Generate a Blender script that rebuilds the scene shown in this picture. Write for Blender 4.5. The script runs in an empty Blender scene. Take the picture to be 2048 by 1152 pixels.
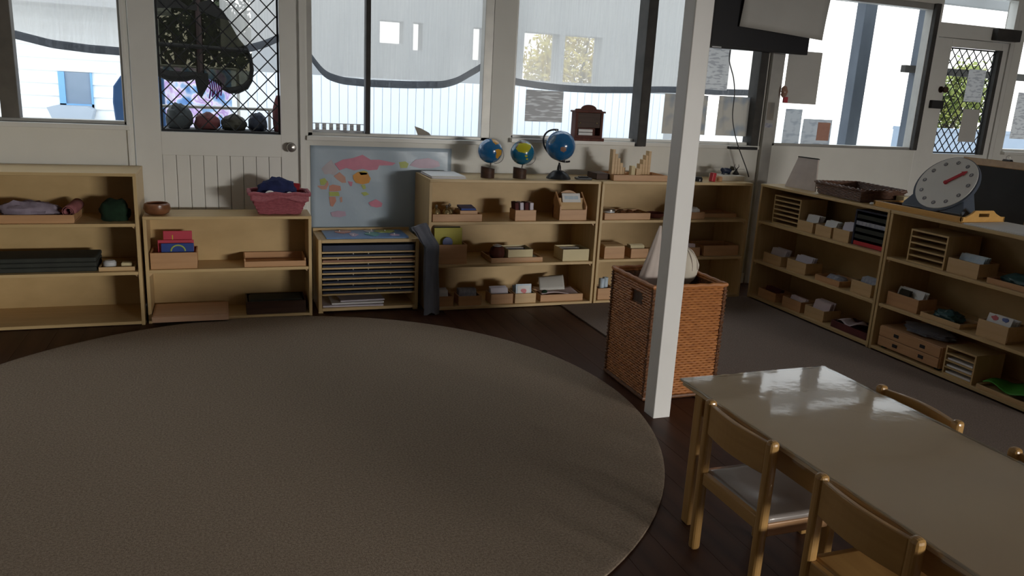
import bpy, bmesh, math, random
from mathutils import Vector, Matrix
random.seed(7)
S = bpy.context.scene
COL = S.collection
PI = math.pi

# ------------------------------------------------------------------ camera
cam_d = bpy.data.cameras.new('camera')
cam = bpy.data.objects.new('camera', cam_d)
COL.objects.link(cam)
F, YAW, PITCH, ROLL = 1568.88, 0.356318, 0.247169, -0.053723
cam_d.sensor_width = 36.0
cam_d.lens = F / 2048 * 36.0
cam_d.clip_start = 0.05
cam_d.clip_end = 300
fw = Vector((math.sin(YAW)*math.cos(PITCH), math.cos(YAW)*math.cos(PITCH), -math.sin(PITCH)))
rt = Vector((math.cos(YAW), -math.sin(YAW), 0))
dn = fw.cross(rt)
r2 = math.cos(ROLL)*rt + math.sin(ROLL)*dn
d2 = -math.sin(ROLL)*rt + math.cos(ROLL)*dn
m = Matrix((r2, -d2, -fw)).transposed().to_4x4()
m.translation = Vector((0, 0, 1.5))
cam.matrix_world = m
S.camera = cam

# ------------------------------------------------------------------ world, lights, exposure
S.view_settings.view_transform = 'Standard'
S.view_settings.look = 'None'
S.view_settings.gamma = 1.0
S.view_settings.use_curve_mapping = False
S.view_settings.exposure = 0.0
W = bpy.data.worlds.new('overcast_sky')
S.world = W
W.use_nodes = True
wn, wl = W.node_tree.nodes, W.node_tree.links
bg = wn['Background']
tc = wn.new('ShaderNodeTexCoord')
sx = wn.new('ShaderNodeSeparateXYZ')
wl.new(tc.outputs['Generated'], sx.inputs[0])
rmp = wn.new('ShaderNodeValToRGB')
rmp.color_ramp.elements[0].position = 0.0
rmp.color_ramp.elements[0].color = (1.0, 0.97, 0.93, 1)
rmp.color_ramp.elements[1].position = 0.5
rmp.color_ramp.elements[1].color = (0.86, 0.93, 1.0, 1)
wl.new(sx.outputs[2], rmp.inputs[0])
wl.new(rmp.outputs[0], bg.inputs[0])
bg.inputs[1].default_value = 2.5

def area_light(name, loc, target, sx_, sy_, power, col):
    d = bpy.data.lights.new(name, 'AREA')
    d.shape = 'RECTANGLE'; d.size = sx_; d.size_y = sy_; d.energy = power; d.color = col
    o = bpy.data.objects.new(name, d); COL.objects.link(o)
    o.location = loc
    o.rotation_euler = (Vector(target) - Vector(loc)).to_track_quat('-Z', 'Y').to_euler()
    return o
# daylight entering by the windows of the far wall behind the camera, to the right
area_light('daylight_rear_window', (8.0, -9.5, 2.15), (1.0, 5.2, 0.80), 4.0, 1.5, 1900, (1.0, 0.965, 0.90))

# ------------------------------------------------------------------ helpers
class MB:
    def __init__(s): s.v = []; s.f = []
    def add(s, vs, fs):
        n = len(s.v); s.v += [tuple(v) for v in vs]; s.f += [tuple(i+n for i in f) for f in fs]; return s
    def box(s, x0, y0, z0, x1, y1, z1):
        vs = [(x0,y0,z0),(x1,y0,z0),(x1,y1,z0),(x0,y1,z0),(x0,y0,z1),(x1,y0,z1),(x1,y1,z1),(x0,y1,z1)]
        return s.add(vs, [(0,3,2,1),(4,5,6,7),(0,1,5,4),(1,2,6,5),(2,3,7,6),(3,0,4,7)])
    def obox(s, c, size, rot=(0,0,0)):
        from mathutils import Euler
        R = Euler(rot).to_matrix(); a, b, d = [q/2 for q in size]
        vs = [Vector(c)+R@Vector(p) for p in [(-a,-b,-d),(a,-b,-d),(a,b,-d),(-a,b,-d),(-a,-b,d),(a,-b,d),(a,b,d),(-a,b,d)]]
        return s.add(vs, [(0,3,2,1),(4,5,6,7),(0,1,5,4),(1,2,6,5),(2,3,7,6),(3,0,4,7)])
    def tube(s, pts, r, n=8, closed=False):
        P = [Vector(p) for p in pts]; k = len(P)
        rr = r if isinstance(r, (list, tuple)) else [r]*k
        rings = []; prev = None
        for i in range(k):
            if closed: t = P[(i+1) % k]-P[i-1]
            else: t = P[min(i+1, k-1)]-P[max(i-1, 0)]
            t.normalize()
            if prev is None:
                u = t.cross(Vector((0,0,1)))
                if u.length < 1e-3: u = t.cross(Vector((0,1,0)))
            else:
                u = prev - t*prev.dot(t)
                if u.length < 1e-5: u = t.orthogonal()
            u.normalize(); prev = u; w = t.cross(u)
            rings.append([P[i]+rr[i]*(math.cos(2*PI*j/n)*u+math.sin(2*PI*j/n)*w) for j in range(n)])
        vs = [p for q in rings for p in q]; fs = []
        for i in range(k if closed else k-1):
            a, b = i*n, ((i+1) % k)*n
            for j in range(n): fs.append((a+j, a+(j+1) % n, b+(j+1) % n, b+j))
        if not closed:
            fs.append(tuple(range(n-1, -1, -1))); fs.append(tuple((k-1)*n+j for j in range(n)))
        return s.add(vs, fs)
    def lathe(s, prof, n=24, c=(0,0,0)):
        vs = []; fs = []
        for r, z in prof:
            for j in range(n):
                a = 2*PI*j/n; vs.append((c[0]+r*math.cos(a), c[1]+r*math.sin(a), c[2]+z))
        for i in range(len(prof)-1):
            for j in range(n):
                fs.append((i*n+j, i*n+(j+1) % n, (i+1)*n+(j+1) % n, (i+1)*n+j))
        if prof[0][0] > 1e-5: fs.append(tuple(range(n-1, -1, -1)))
        if prof[-1][0] > 1e-5: fs.append(tuple((len(prof)-1)*n+j for j in range(n)))
        return s.add(vs, fs)
    def prism(s, poly, a, b, axis='y'):
        # poly in (x,z) extruded along y, or (x,y) along z, or (y,z) along x
        k = len(poly)
        def P(p, h):
            return {'y': (p[0], h, p[1]), 'z': (p[0], p[1], h), 'x': (h, p[0], p[1])}[axis]
        vs = [P(p, a) for p in poly]+[P(p, b) for p in poly]
        fs = [tuple(range(k)), tuple(range(2*k-1, k-1, -1))]
        for i in range(k): j = (i+1) % k; fs.append((j, i, k+i, k+j))
        return s.add(vs, fs)
    def grid(s, nx, ny, fn):
        vs = [fn(i/nx, j/ny) for j in range(ny+1) for i in range(nx+1)]; fs = []
        for j in range(ny):
            for i in range(nx):
                a = j*(nx+1)+i; fs.append((a, a+1, a+nx+2, a+nx+1))
        return s.add(vs, fs)
    def blob(s, c, r, seed=0, amp=0.12, nu=20, nv=12, flat=True, freq=3.0):
        from mathutils import noise
        c = Vector(c); vs = []; fs = []
        for j in range(nv+1):
            th = PI*j/nv
            for i in range(nu):
                ph = 2*PI*i/nu
                d = Vector((math.sin(th)*math.cos(ph), math.sin(th)*math.sin(ph), math.cos(th)))
                k = 1+amp*noise.noise(d*freq+Vector((seed*7.3, seed*1.7, 0)))
                p = Vector((d.x*r[0]*k, d.y*r[1]*k, d.z*r[2]*k))
                if flat: p.z = max(p.z, -r[2]*0.62)
                vs.append(c+p+Vector((0, 0, r[2]*0.62 if flat else 0)))
        for j in range(nv):
            for i in range(nu):
                fs.append((j*nu+i, (j+1)*nu+i, (j+1)*nu+(i+1) % nu, j*nu+(i+1) % nu))
        return s.add(vs, fs)
    def build(s, name, mat, parent=None, loc=(0,0,0), rot=(0,0,0), bevel=0.0, smooth=False, solid=0.0):
        me = bpy.data.meshes.new(name)
        me.from_pydata(s.v, [], s.f); 
        bm = bmesh.new(); bm.from_mesh(me)
        bmesh.ops.remove_doubles(bm, verts=bm.verts, dist=1e-6)
        bmesh.ops.recalc_face_normals(bm, faces=bm.faces)
        bm.to_mesh(me); bm.free()
        me.materials.append(mat)
        if smooth:
            me.polygons.foreach_set('use_smooth', [True]*len(me.polygons))
            try: me.set_sharp_from_angle(angle=math.radians(40))
            except Exception: pass
        o = bpy.data.objects.new(name, me); COL.objects.link(o)
        o.location = loc; o.rotation_euler = rot
        if parent is not None: o.parent = parent
        if bevel > 0:
            b = o.modifiers.new('edge', 'BEVEL'); b.width = bevel; b.segments = 2; b.limit_method = 'ANGLE'; b.angle_limit = math.radians(40)
        if solid > 0:
            q = o.modifiers.new('thickness', 'SOLIDIFY'); q.thickness = solid; q.offset = 0
        return o

def tag(o, label, cat, group=None):
    o['label'] = label; o['category'] = cat
    if group: o['group'] = group
    return o
def thing(name, label, cat, loc=(0,0,0), rz=0.0, group=None):
    o = bpy.data.objects.new(name, None); COL.objects.link(o)
    o.empty_display_size = 0.05
    o.location = loc; o.rotation_euler = (0, 0, rz)
    return tag(o, label, cat, group)
def struct(o): o['kind'] = 'structure'; return o
def box(name, mat, parent, x0, y0, z0, x1, y1, z1, bevel=0.0):
    return MB().box(x0, y0, z0, x1, y1, z1).build(name, mat, parent, bevel=bevel)

# ------------------------------------------------------------------ materials
def new_mat(name):
    m_ = bpy.data.materials.new(name); m_.use_nodes = True
    nt = m_.node_tree; nt.nodes.clear()
    out = nt.nodes.new('ShaderNodeOutputMaterial')
    return m_, nt, out
def pbr(name, c1, c2=None, rough=0.5, scale=(8, 8, 8), bump=0.0, bscale=None, metal=0.0, detail=4, coat=0.0, sheen=0.0, spec=0.5):
    m_, nt, out = new_mat(name)
    b = nt.nodes.new('ShaderNodeBsdfPrincipled'); nt.links.new(b.outputs[0], out.inputs[0])
    b.inputs['Roughness'].default_value = rough; b.inputs['Metallic'].default_value = metal
    b.inputs['Coat Weight'].default_value = coat; b.inputs['Sheen Weight'].default_value = sheen
    b.inputs['Specular IOR Level'].default_value = spec
    c2 = c2 or tuple(q*0.86 for q in c1)
    t = nt.nodes.new('ShaderNodeTexCoord'); mp = nt.nodes.new('ShaderNodeMapping')
    mp.inputs['Scale'].default_value = scale
    nt.links.new(t.outputs['Object'], mp.inputs[0])
    n = nt.nodes.new('ShaderNodeTexNoise'); n.inputs['Scale'].default_value = 1.0; n.inputs['Detail'].default_value = detail
    nt.links.new(mp.outputs[0], n.inputs['Vector'])
    r = nt.nodes.new('ShaderNodeValToRGB')
    r.color_ramp.elements[0].position = 0.3; r.color_ramp.elements[0].color = (*c2, 1)
    r.color_ramp.elements[1].position = 0.7; r.color_ramp.elements[1].color = (*c1, 1)
    nt.links.new(n.outputs[0], r.inputs[0]); nt.links.new(r.outputs[0], b.inputs['Base Color'])
    if bump:
        n2 = n
        if bscale:
            n2 = nt.nodes.new('ShaderNodeTexNoise'); n2.inputs['Scale'].default_value = bscale; n2.inputs['Detail'].default_value = 3
            nt.links.new(t.outputs['Object'], n2.inputs['Vector'])
        bp = nt.nodes.new('ShaderNodeBump'); bp.inputs['Strength'].default_value = bump; bp.inputs['Distance'].default_value = 0.004
        nt.links.new(n2.outputs[0], bp.inputs['Height']); nt.links.new(bp.outputs[0], b.inputs['Normal'])
    return m_
def wood(name, c1, c2, rough=0.45, axis='x', k=1.0, coat=0.0):
    sc = {'x': (2.5*k, 38*k, 38*k), 'y': (38*k, 2.5*k, 38*k), 'z': (38*k, 38*k, 2.5*k)}[axis]
    return pbr(name, c1, c2, rough, sc, bump=0.04, coat=coat)

M = {}
M['wall'] = pbr('white_wall_paint', (0.78, 0.77, 0.72), (0.73, 0.72, 0.67), 0.55, (3, 3, 3), bump=0.05, bscale=60)
M['trim'] = pbr('white_gloss_paint', (0.78, 0.77, 0.73), (0.74, 0.73, 0.69), 0.35, (5, 5, 5))
M['post'] = pbr('white_post_paint', (0.86, 0.85, 0.83), (0.82, 0.81, 0.79), 0.4, (4, 4, 4))
M['ceil'] = pbr('ceiling_paint', (0.88, 0.87, 0.83), (0.85, 0.84, 0.80), 0.8, (2, 2, 2))
M['alu'] = pbr('grey_aluminium', (0.42, 0.41, 0.38), (0.36, 0.35, 0.33), 0.4, (10, 10, 10), metal=0.3)
M['darkalu'] = pbr('dark_window_frame', (0.075, 0.07, 0.065), (0.05, 0.048, 0.046), 0.5, (10, 10, 10), spec=0.12)
M['frameb'] = pbr('brown_grey_frame', (0.16, 0.145, 0.125), (0.12, 0.11, 0.095), 0.5, (10, 10, 10), spec=0.2)
M['floor'] = pbr('dark_timber_floor', (0.085, 0.036, 0.020), (0.045, 0.018, 0.011), 0.5, (14, 1.0, 14), bump=0.04, spec=0.18)
M['rug'] = pbr('brown_loop_pile', (0.40, 0.315, 0.24), (0.24, 0.185, 0.137), 0.95, (120, 120, 120), bump=0.9, bscale=230, detail=2, spec=0.1)
M['carpet'] = pbr('grey_brown_carpet', (0.26, 0.205, 0.175), (0.185, 0.146, 0.122), 0.95, (140, 140, 140), bump=0.6, bscale=200, detail=2, spec=0.1)
M['ply'] = wood('birch_ply', (0.63, 0.455, 0.23), (0.54, 0.38, 0.18), 0.42, 'x')
M['plyy'] = wood('birch_ply_side', (0.63, 0.455, 0.23), (0.54, 0.38, 0.18), 0.42, 'z')
M['plyb'] = pbr('birch_ply_back', (0.61, 0.43, 0.205), (0.52, 0.36, 0.165), 0.5, (5, 5, 9))
M['beech'] = wood('beech', (0.60, 0.345, 0.175), (0.50, 0.275, 0.13), 0.45, 'x')
M['pinkwood'] = wood('pinkish_beech', (0.66, 0.42, 0.28), (0.58, 0.36, 0.23), 0.45, 'x')
M['pale'] = wood('pale_beech', (0.66, 0.46, 0.25), (0.57, 0.38, 0.19), 0.45, 'x')
M['cream'] = pbr('cream_card', (0.72, 0.62, 0.38), (0.66, 0.56, 0.33), 0.6, (6, 6, 6))
M['chair'] = wood('varnished_rubberwood', (0.50, 0.29, 0.10), (0.41, 0.23, 0.075), 0.32, 'z', coat=0.2)
M['chairx'] = wood('varnished_rubberwood_rail', (0.50, 0.29, 0.10), (0.41, 0.23, 0.075), 0.32, 'y', coat=0.2)
M['seat'] = pbr('grey_varnished_seat', (0.42, 0.38, 0.36), (0.34, 0.31, 0.29), 0.18, (6, 6, 6), coat=0.6)
M['highlight_bead'] = pbr('glossy_highlight_bead', (0.55, 0.47, 0.36), (0.50, 0.43, 0.33), 0.12, (8, 8, 8))
M['tabletop'] = pbr('beige_laminate', (0.86, 0.68, 0.45), (0.80, 0.62, 0.41), 0.5, (3, 3, 3))
M['darkwood'] = wood('dark_brown_wood', (0.085, 0.045, 0.03), (0.045, 0.025, 0.018), 0.5, 'x')
M['darkwood'].node_tree.nodes['Principled BSDF'].inputs['Specular IOR Level'].default_value = 0.2
M['redwood'] = wood('red_brown_wood', (0.13, 0.042, 0.030), (0.085, 0.028, 0.02), 0.55, 'z')
M['redwood'].node_tree.nodes['Principled BSDF'].inputs['Specular IOR Level'].default_value = 0.15
M['bowl'] = pbr('brown_bowl_wood', (0.26, 0.11, 0.05), (0.14, 0.055, 0.025), 0.3, (18, 18, 30))
M['black'] = pbr('black_plastic', (0.012, 0.012, 0.014), (0.02, 0.02, 0.022), 0.3, (6, 6, 6))
M['matblack'] = pbr('matt_black', (0.018, 0.018, 0.02), (0.026, 0.026, 0.028), 0.8, (6, 6, 6))
M['screen'] = pbr('dark_glass_screen', (0.022, 0.022, 0.026), (0.03, 0.03, 0.034), 0.35, (2, 2, 2), spec=0.25)
M['white'] = pbr('white_card', (0.80, 0.80, 0.80), (0.76, 0.76, 0.76), 0.6, (9, 9, 9))
M['lilac'] = pbr('lilac_white_card', (0.66, 0.62, 0.70), (0.60, 0.56, 0.64), 0.6, (9, 9, 9))
M['pinkcard'] = pbr('pinkish_white_card', (0.74, 0.62, 0.64), (0.70, 0.57, 0.60), 0.6, (9, 9, 9))
M['bluecard'] = pbr('pale_blue_card', (0.45, 0.58, 0.72), (0.62, 0.70, 0.76), 0.5, (30, 30, 30))
M['greycard'] = pbr('grey_blue_card', (0.20, 0.22, 0.30), (0.45, 0.46, 0.50), 0.5, (40, 40, 40))
M['paper'] = pbr('white_paper', (0.58, 0.57, 0.54), (0.54, 0.53, 0.50), 0.7, (4, 4, 4))
M['red'] = pbr('red_plastic', (0.55, 0.035, 0.05), (0.45, 0.025, 0.04), 0.4, (6, 6, 6))
M['redfold'] = pbr('red_folder', (0.60, 0.05, 0.09), (0.52, 0.04, 0.075), 0.5, (6, 6, 6))
M['blue'] = pbr('blue_cover', (0.03, 0.075, 0.32), (0.02, 0.05, 0.24), 0.4, (6, 6, 6))
M['navy'] = pbr('navy_blue', (0.018, 0.03, 0.075), (0.012, 0.02, 0.05), 0.4, (8, 8, 8))
M['yellow'] = pbr('yellow_card', (0.55, 0.50, 0.03), (0.48, 0.44, 0.025), 0.5, (6, 6, 6))
M['teal'] = pbr('teal_dark', (0.03, 0.10, 0.10), (0.02, 0.05, 0.06), 0.5, (30, 30, 30))
M['green'] = pbr('bright_green_card', (0.08, 0.38, 0.05), (0.05, 0.26, 0.03), 0.6, (25, 25, 25))
M['darkgreen'] = pbr('dark_green_felt', (0.008, 0.032, 0.012), (0.004, 0.018, 0.007), 0.95, (30, 30, 30), bump=0.5)
M['slate'] = pbr('dark_slate_felt', (0.040, 0.044, 0.036), (0.030, 0.033, 0.028), 0.85, (20, 20, 20))
M['brass'] = pbr('dull_brass', (0.62, 0.50, 0.28), (0.42, 0.32, 0.16), 0.25, (20, 20, 20), metal=0.9)
M['tin'] = pbr('white_tin', (0.75, 0.77, 0.80), (0.70, 0.72, 0.75), 0.25, (6, 6, 6), metal=0.2)
M['steel'] = pbr('brushed_steel', (0.45, 0.43, 0.40), (0.35, 0.33, 0.31), 0.28, (12, 12, 12), metal=0.9)
M['pinkwick'] = pbr('pink_painted_wicker', (0.42, 0.115, 0.14), (0.28, 0.07, 0.09), 0.6, (60, 60, 90), bump=0.5)
M['wick'] = pbr('orange_brown_wicker', (0.54, 0.215, 0.062), (0.35, 0.125, 0.034), 0.5, (14, 14, 60), bump=0.5)
M['wickdark'] = pbr('dark_wicker_binding', (0.20, 0.085, 0.035), (0.11, 0.045, 0.02), 0.5, (60, 60, 60), bump=0.5)
M['brownwick'] = pbr('dark_brown_wicker', (0.17, 0.085, 0.055), (0.09, 0.045, 0.03), 0.5, (60, 60, 60), bump=0.5)
M['bluefab'] = pbr('navy_fabric', (0.014, 0.022, 0.10), (0.008, 0.013, 0.06), 0.9, (20, 20, 20), bump=0.3)
M['redfab'] = pbr('red_fabric', (0.30, 0.012, 0.02), (0.22, 0.008, 0.015), 0.9, (20, 20, 20), bump=0.3)
M['lilacfab'] = pbr('lilac_fabric', (0.34, 0.29, 0.36), (0.26, 0.21, 0.27), 0.9, (25, 25, 25), bump=0.5)
M['pinkfab'] = pbr('dusty_pink_fabric', (0.36, 0.13, 0.13), (0.25, 0.09, 0.10), 0.9, (25, 25, 25), bump=0.5)
M['greycloth'] = pbr('grey_blue_velvet', (0.155, 0.16, 0.195), (0.085, 0.095, 0.125), 0.85, (9, 9, 3), bump=0.4, sheen=0.3)
M['creamfab'] = pbr('cream_cotton', (0.72, 0.66, 0.56), (0.66, 0.60, 0.50), 0.9, (14, 14, 14), bump=0.2)
M['lightfab'] = pbr('pale_pink_cotton', (0.62, 0.54, 0.49), (0.56, 0.48, 0.44), 0.9, (14, 14, 14), bump=0.2)
M['sea'] = pbr('globe_sea', (0.012, 0.145, 0.36), (0.010, 0.115, 0.30), 0.2, (4, 4, 4), coat=0.4)
M['seateal'] = pbr('globe_sea_teal', (0.012, 0.17, 0.30), (0.010, 0.13, 0.25), 0.2, (4, 4, 4), coat=0.4)
M['lorange'] = pbr('globe_land_orange', (0.62, 0.33, 0.04), (0.55, 0.28, 0.03), 0.25, (6, 6, 6))
M['lyellow'] = pbr('globe_land_yellow', (0.55, 0.52, 0.02), (0.48, 0.46, 0.02), 0.25, (6, 6, 6))
M['lbrown'] = pbr('globe_land_brown', (0.36, 0.20, 0.15), (0.30, 0.17, 0.12), 0.25, (6, 6, 6))
M['ldark'] = pbr('globe_land_dark', (0.12, 0.055, 0.02), (0.10, 0.05, 0.02), 0.25, (6, 6, 6))
M['lgrey'] = pbr('globe_land_grey', (0.10, 0.17, 0.24), (0.08, 0.14, 0.2), 0.25, (6, 6, 6))
M['mapsea'] = pbr('map_sea_print', (0.46, 0.56, 0.66), (0.42, 0.52, 0.62), 0.28, (3, 3, 3), bump=0.35, bscale=14)
def mc(n, c): M[n] = pbr('map_print_'+n, c, tuple(q*0.9 for q in c), 0.3, (20, 20, 20))
mc('mpink', (0.70, 0.25, 0.36)); mc('mlilac', (0.55, 0.40, 0.52)); mc('morange', (0.74, 0.33, 0.05)); mc('myellow', (0.70, 0.55, 0.08))
mc('mgreen', (0.48, 0.55, 0.14)); mc('msalmon', (0.66, 0.36, 0.28)); mc('mred', (0.66, 0.30, 0.22)); mc('mpale', (0.55, 0.50, 0.55)); mc('mteal', (0.12, 0.36, 0.32)); mc('mblue', (0.14, 0.26, 0.50))
M['clockface'] = pbr('clock_face_white', (0.78, 0.77, 0.74), (0.74, 0.73, 0.70), 0.4, (5, 5, 5))
M['clockbody'] = pbr('clock_body_grey_blue', (0.085, 0.105, 0.145), (0.07, 0.088, 0.12), 0.4, (5, 5, 5))
M['markgrey'] = pbr('clock_marker_grey', (0.20, 0.20, 0.22), (0.17, 0.17, 0.19), 0.5, (5, 5, 5))
M['yellowwood'] = wood('yellow_varnished_wood', (0.70, 0.40, 0.12), (0.62, 0.34, 0.09), 0.35, 'x')
M['chalk'] = pbr('chalkboard_black', (0.017, 0.018, 0.021), (0.026, 0.027, 0.030), 0.7, (6, 6, 6))
M['hedgeclip'] = M['black']
# outside
M['fence'] = pbr('pale_blue_fence_paint', (0.80, 0.86, 0.93), (0.76, 0.82, 0.90), 0.6, (1, 1, 0.4))
M['board'] = pbr('white_weatherboard', (0.90, 0.93, 0.95), (0.88, 0.91, 0.93), 0.6, (1, 1, 1))
M['skyblue'] = pbr('light_blue_paint', (0.22, 0.48, 0.80), (0.20, 0.44, 0.74), 0.5, (3, 3, 3))
M['greyblue'] = pbr('grey_blue_glass_and_render', (0.26, 0.33, 0.43), (0.22, 0.29, 0.38), 0.3, (3, 3, 3))  # plain grey-blue for the house pane and the low outdoor wall
M['awning'] = pbr('grey_blue_planter', (0.40, 0.46, 0.54), (0.36, 0.42, 0.5), 0.6, (3, 3, 3))
M['chairblue'] = pbr('blue_plastic_outdoor', (0.05, 0.13, 0.32), (0.04, 0.11, 0.27), 0.4, (3, 3, 3))
M['ground'] = pbr('pale_concrete', (0.62, 0.62, 0.60), (0.55, 0.55, 0.53), 0.8, (1, 1, 1))
M['carport'] = pbr('grey_render', (0.36, 0.37, 0.38), (0.33, 0.34, 0.35), 0.8, (2, 2, 2))
M['postblue'] = pbr('dark_blue_grey_post', (0.085, 0.105, 0.135), (0.06, 0.075, 0.10), 0.5, (8, 8, 3))
M['bark'] = pbr('tree_bark', (0.10, 0.075, 0.055), (0.06, 0.045, 0.035), 0.9, (10, 10, 3), bump=0.6)
M['leafdark'] = pbr('dark_leaf', (0.055, 0.068, 0.03), (0.022, 0.03, 0.014), 0.7, (3, 3, 3))
M['leafyellow'] = pbr('yellow_green_leaf', (0.80, 0.62, 0.16), (0.55, 0.48, 0.12), 0.7, (3, 3, 3))
M['leafgreen'] = pbr('green_leaf', (0.16, 0.24, 0.06), (0.30, 0.30, 0.07), 0.7, (3, 3, 3))
M['bundlegrey'] = pbr('dark_grey_fabric', (0.045, 0.052, 0.055), (0.028, 0.033, 0.036), 0.9, (12, 12, 12), bump=0.4)
M['bundlered'] = pbr('dull_red_fabric', (0.13, 0.03, 0.03), (0.07, 0.02, 0.022), 0.9, (12, 12, 12), bump=0.4)
M['bundleolive'] = pbr('dark_olive_fabric', (0.035, 0.030, 0.018), (0.02, 0.018, 0.011), 0.9, (12, 12, 12), bump=0.4)
M['bundlenavy'] = pbr('dark_navy_fabric', (0.022, 0.028, 0.045), (0.014, 0.018, 0.03), 0.9, (12, 12, 12), bump=0.4)
M['purple'] = pbr('purple_ribbon', (0.24, 0.05, 0.30), (0.17, 0.03, 0.22), 0.8, (20, 20, 20))
M['mast'] = pbr('dark_brown_pole', (0.035, 0.014, 0.014), (0.022, 0.010, 0.010), 0.6, (12, 12, 3))

def glass_mat(name, tint=(1, 1, 1), refl=0.05):
    m_, nt, out = new_mat(name)
    a = nt.nodes.new('ShaderNodeBsdfTransparent'); a.inputs[0].default_value = (*tint, 1)
    g = nt.nodes.new('ShaderNodeBsdfGlossy'); g.inputs['Roughness'].default_value = 0.15
    x = nt.nodes.new('ShaderNodeMixShader'); x.inputs[0].default_value = refl
    nt.links.new(a.outputs[0], x.inputs[1]); nt.links.new(g.outputs[0], x.inputs[2]); nt.links.new(x.outputs[0], out.inputs[0])
    return m_
M['glass'] = glass_mat('window_glass', (0.97, 0.98, 0.98), 0.002)
def film_mat():
    m_, nt, out = new_mat('clear_vinyl_film')
    a = nt.nodes.new('ShaderNodeBsdfTransparent'); a.inputs[0].default_value = (0.93, 0.92, 0.90, 1)
    g = nt.nodes.new('ShaderNodeBsdfGlossy'); g.inputs['Roughness'].default_value = 0.055
    lw = nt.nodes.new('ShaderNodeLayerWeight'); lw.inputs[0].default_value = 0.5
    pw = nt.nodes.new('ShaderNodeMath'); pw.operation = 'POWER'; pw.inputs[1].default_value = 5.0
    fr = nt.nodes.new('ShaderNodeMath'); fr.operation = 'MULTIPLY_ADD'; fr.inputs[1].default_value = 0.85; fr.inputs[2].default_value = 0.065
    nt.links.new(lw.outputs['Facing'], pw.inputs[0]); nt.links.new(pw.outputs[0], fr.inputs[0])
    t = nt.nodes.new('ShaderNodeTexCoord')
    n = nt.nodes.new('ShaderNodeTexNoise'); n.inputs['Scale'].default_value = 7.0; n.inputs['Detail'].default_value = 4
    bp = nt.nodes.new('ShaderNodeBump'); bp.inputs['Strength'].default_value = 0.10; bp.inputs['Distance'].default_value = 0.006
    nt.links.new(t.outputs['Object'], n.inputs['Vector']); nt.links.new(n.outputs[0], bp.inputs['Height'])
    nt.links.new(bp.outputs[0], g.inputs['Normal'])
    x = nt.nodes.new('ShaderNodeMixShader')
    nt.links.new(fr.outputs[0], x.inputs[0]); nt.links.new(a.outputs[0], x.inputs[1]); nt.links.new(g.outputs[0], x.inputs[2]); nt.links.new(x.outputs[0], out.inputs[0])
    return m_
M['film'] = film_mat()
def mesh_cloth(name, col, thru, streak=(60, 60, 2), tint=(0.9, 0.9, 0.9)):
    m_, nt, out = new_mat(name)
    d = nt.nodes.new('ShaderNodeBsdfDiffuse'); d.inputs[0].default_value = (*col, 1)
    tl = nt.nodes.new('ShaderNodeBsdfTranslucent'); tl.inputs[0].default_value = (*col, 1)
    x0 = nt.nodes.new('ShaderNodeMixShader'); x0.inputs[0].default_value = 0.6
    nt.links.new(d.outputs[0], x0.inputs[1]); nt.links.new(tl.outputs[0], x0.inputs[2])
    a = nt.nodes.new('ShaderNodeBsdfTransparent'); a.inputs[0].default_value = (*tint, 1)
    t = nt.nodes.new('ShaderNodeTexCoord'); mp = nt.nodes.new('ShaderNodeMapping'); mp.inputs['Scale'].default_value = streak
    n = nt.nodes.new('ShaderNodeTexNoise'); n.inputs['Scale'].default_value = 1.0; n.inputs['Detail'].default_value = 3
    nt.links.new(t.outputs['Object'], mp.inputs[0]); nt.links.new(mp.outputs[0], n.inputs['Vector'])
    mr = nt.nodes.new('ShaderNodeMapRange'); mr.inputs[1].default_value = 0.3; mr.inputs[2].default_value = 0.7
    mr.inputs[3].default_value = max(0, thru-0.08); mr.inputs[4].default_value = thru+0.08
    nt.links.new(n.outputs[0], mr.inputs[0])
    x = nt.nodes.new('ShaderNodeMixShader')
    nt.links.new(mr.outputs[0], x.inputs[0]); nt.links.new(x0.outputs[0], x.inputs[1]); nt.links.new(a.outputs[0], x.inputs[2])
    nt.links.new(x.outputs[0], out.inputs[0])
    return m_
M['shade'] = mesh_cloth('grey_shade_cloth', (0.54, 0.525, 0.505), 0.36)
M['shadehem'] = mesh_cloth('grey_shade_hem', (0.16, 0.17, 0.19), 0.10)
M['darknet'] = mesh_cloth('dark_netting', (0.030, 0.030, 0.026), 0.46, (9, 9, 9), (0.55, 0.54, 0.46))
M['darkhem'] = pbr('dark_net_hem', (0.012, 0.012, 0.012), (0.02, 0.018, 0.016), 0.9, (8, 8, 8))
def dapple():
    m_, nt, out = new_mat('blue_white_violet_print')
    b = nt.nodes.new('ShaderNodeBsdfPrincipled'); b.inputs['Roughness'].default_value = 0.8; nt.links.new(b.outputs[0], out.inputs[0])
    t = nt.nodes.new('ShaderNodeTexCoord')
    v = nt.nodes.new('ShaderNodeTexNoise'); v.inputs['Scale'].default_value = 9.0; v.inputs['Detail'].default_value = 1.0
    nt.links.new(t.outputs['Object'], v.inputs['Vector'])
    r = nt.nodes.new('ShaderNodeValToRGB'); e = r.color_ramp.elements
    e[0].position = 0.36; e[0].color = (0.18, 0.36, 0.72, 1); e[1].position = 0.46; e[1].color = (0.42, 0.60, 0.85, 1)
    for p, c in ((0.52, (0.95, 0.88, 0.99, 1)), (0.60, (0.62, 0.40, 0.80, 1)), (0.68, (0.97, 0.93, 0.98, 1))):
        q = e.new(p); q.color = c
    nt.links.new(v.outputs[0], r.inputs[0]); nt.links.new(r.outputs[0], b.inputs['Base Color'])
    return m_
M['dapple'] = dapple()
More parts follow.
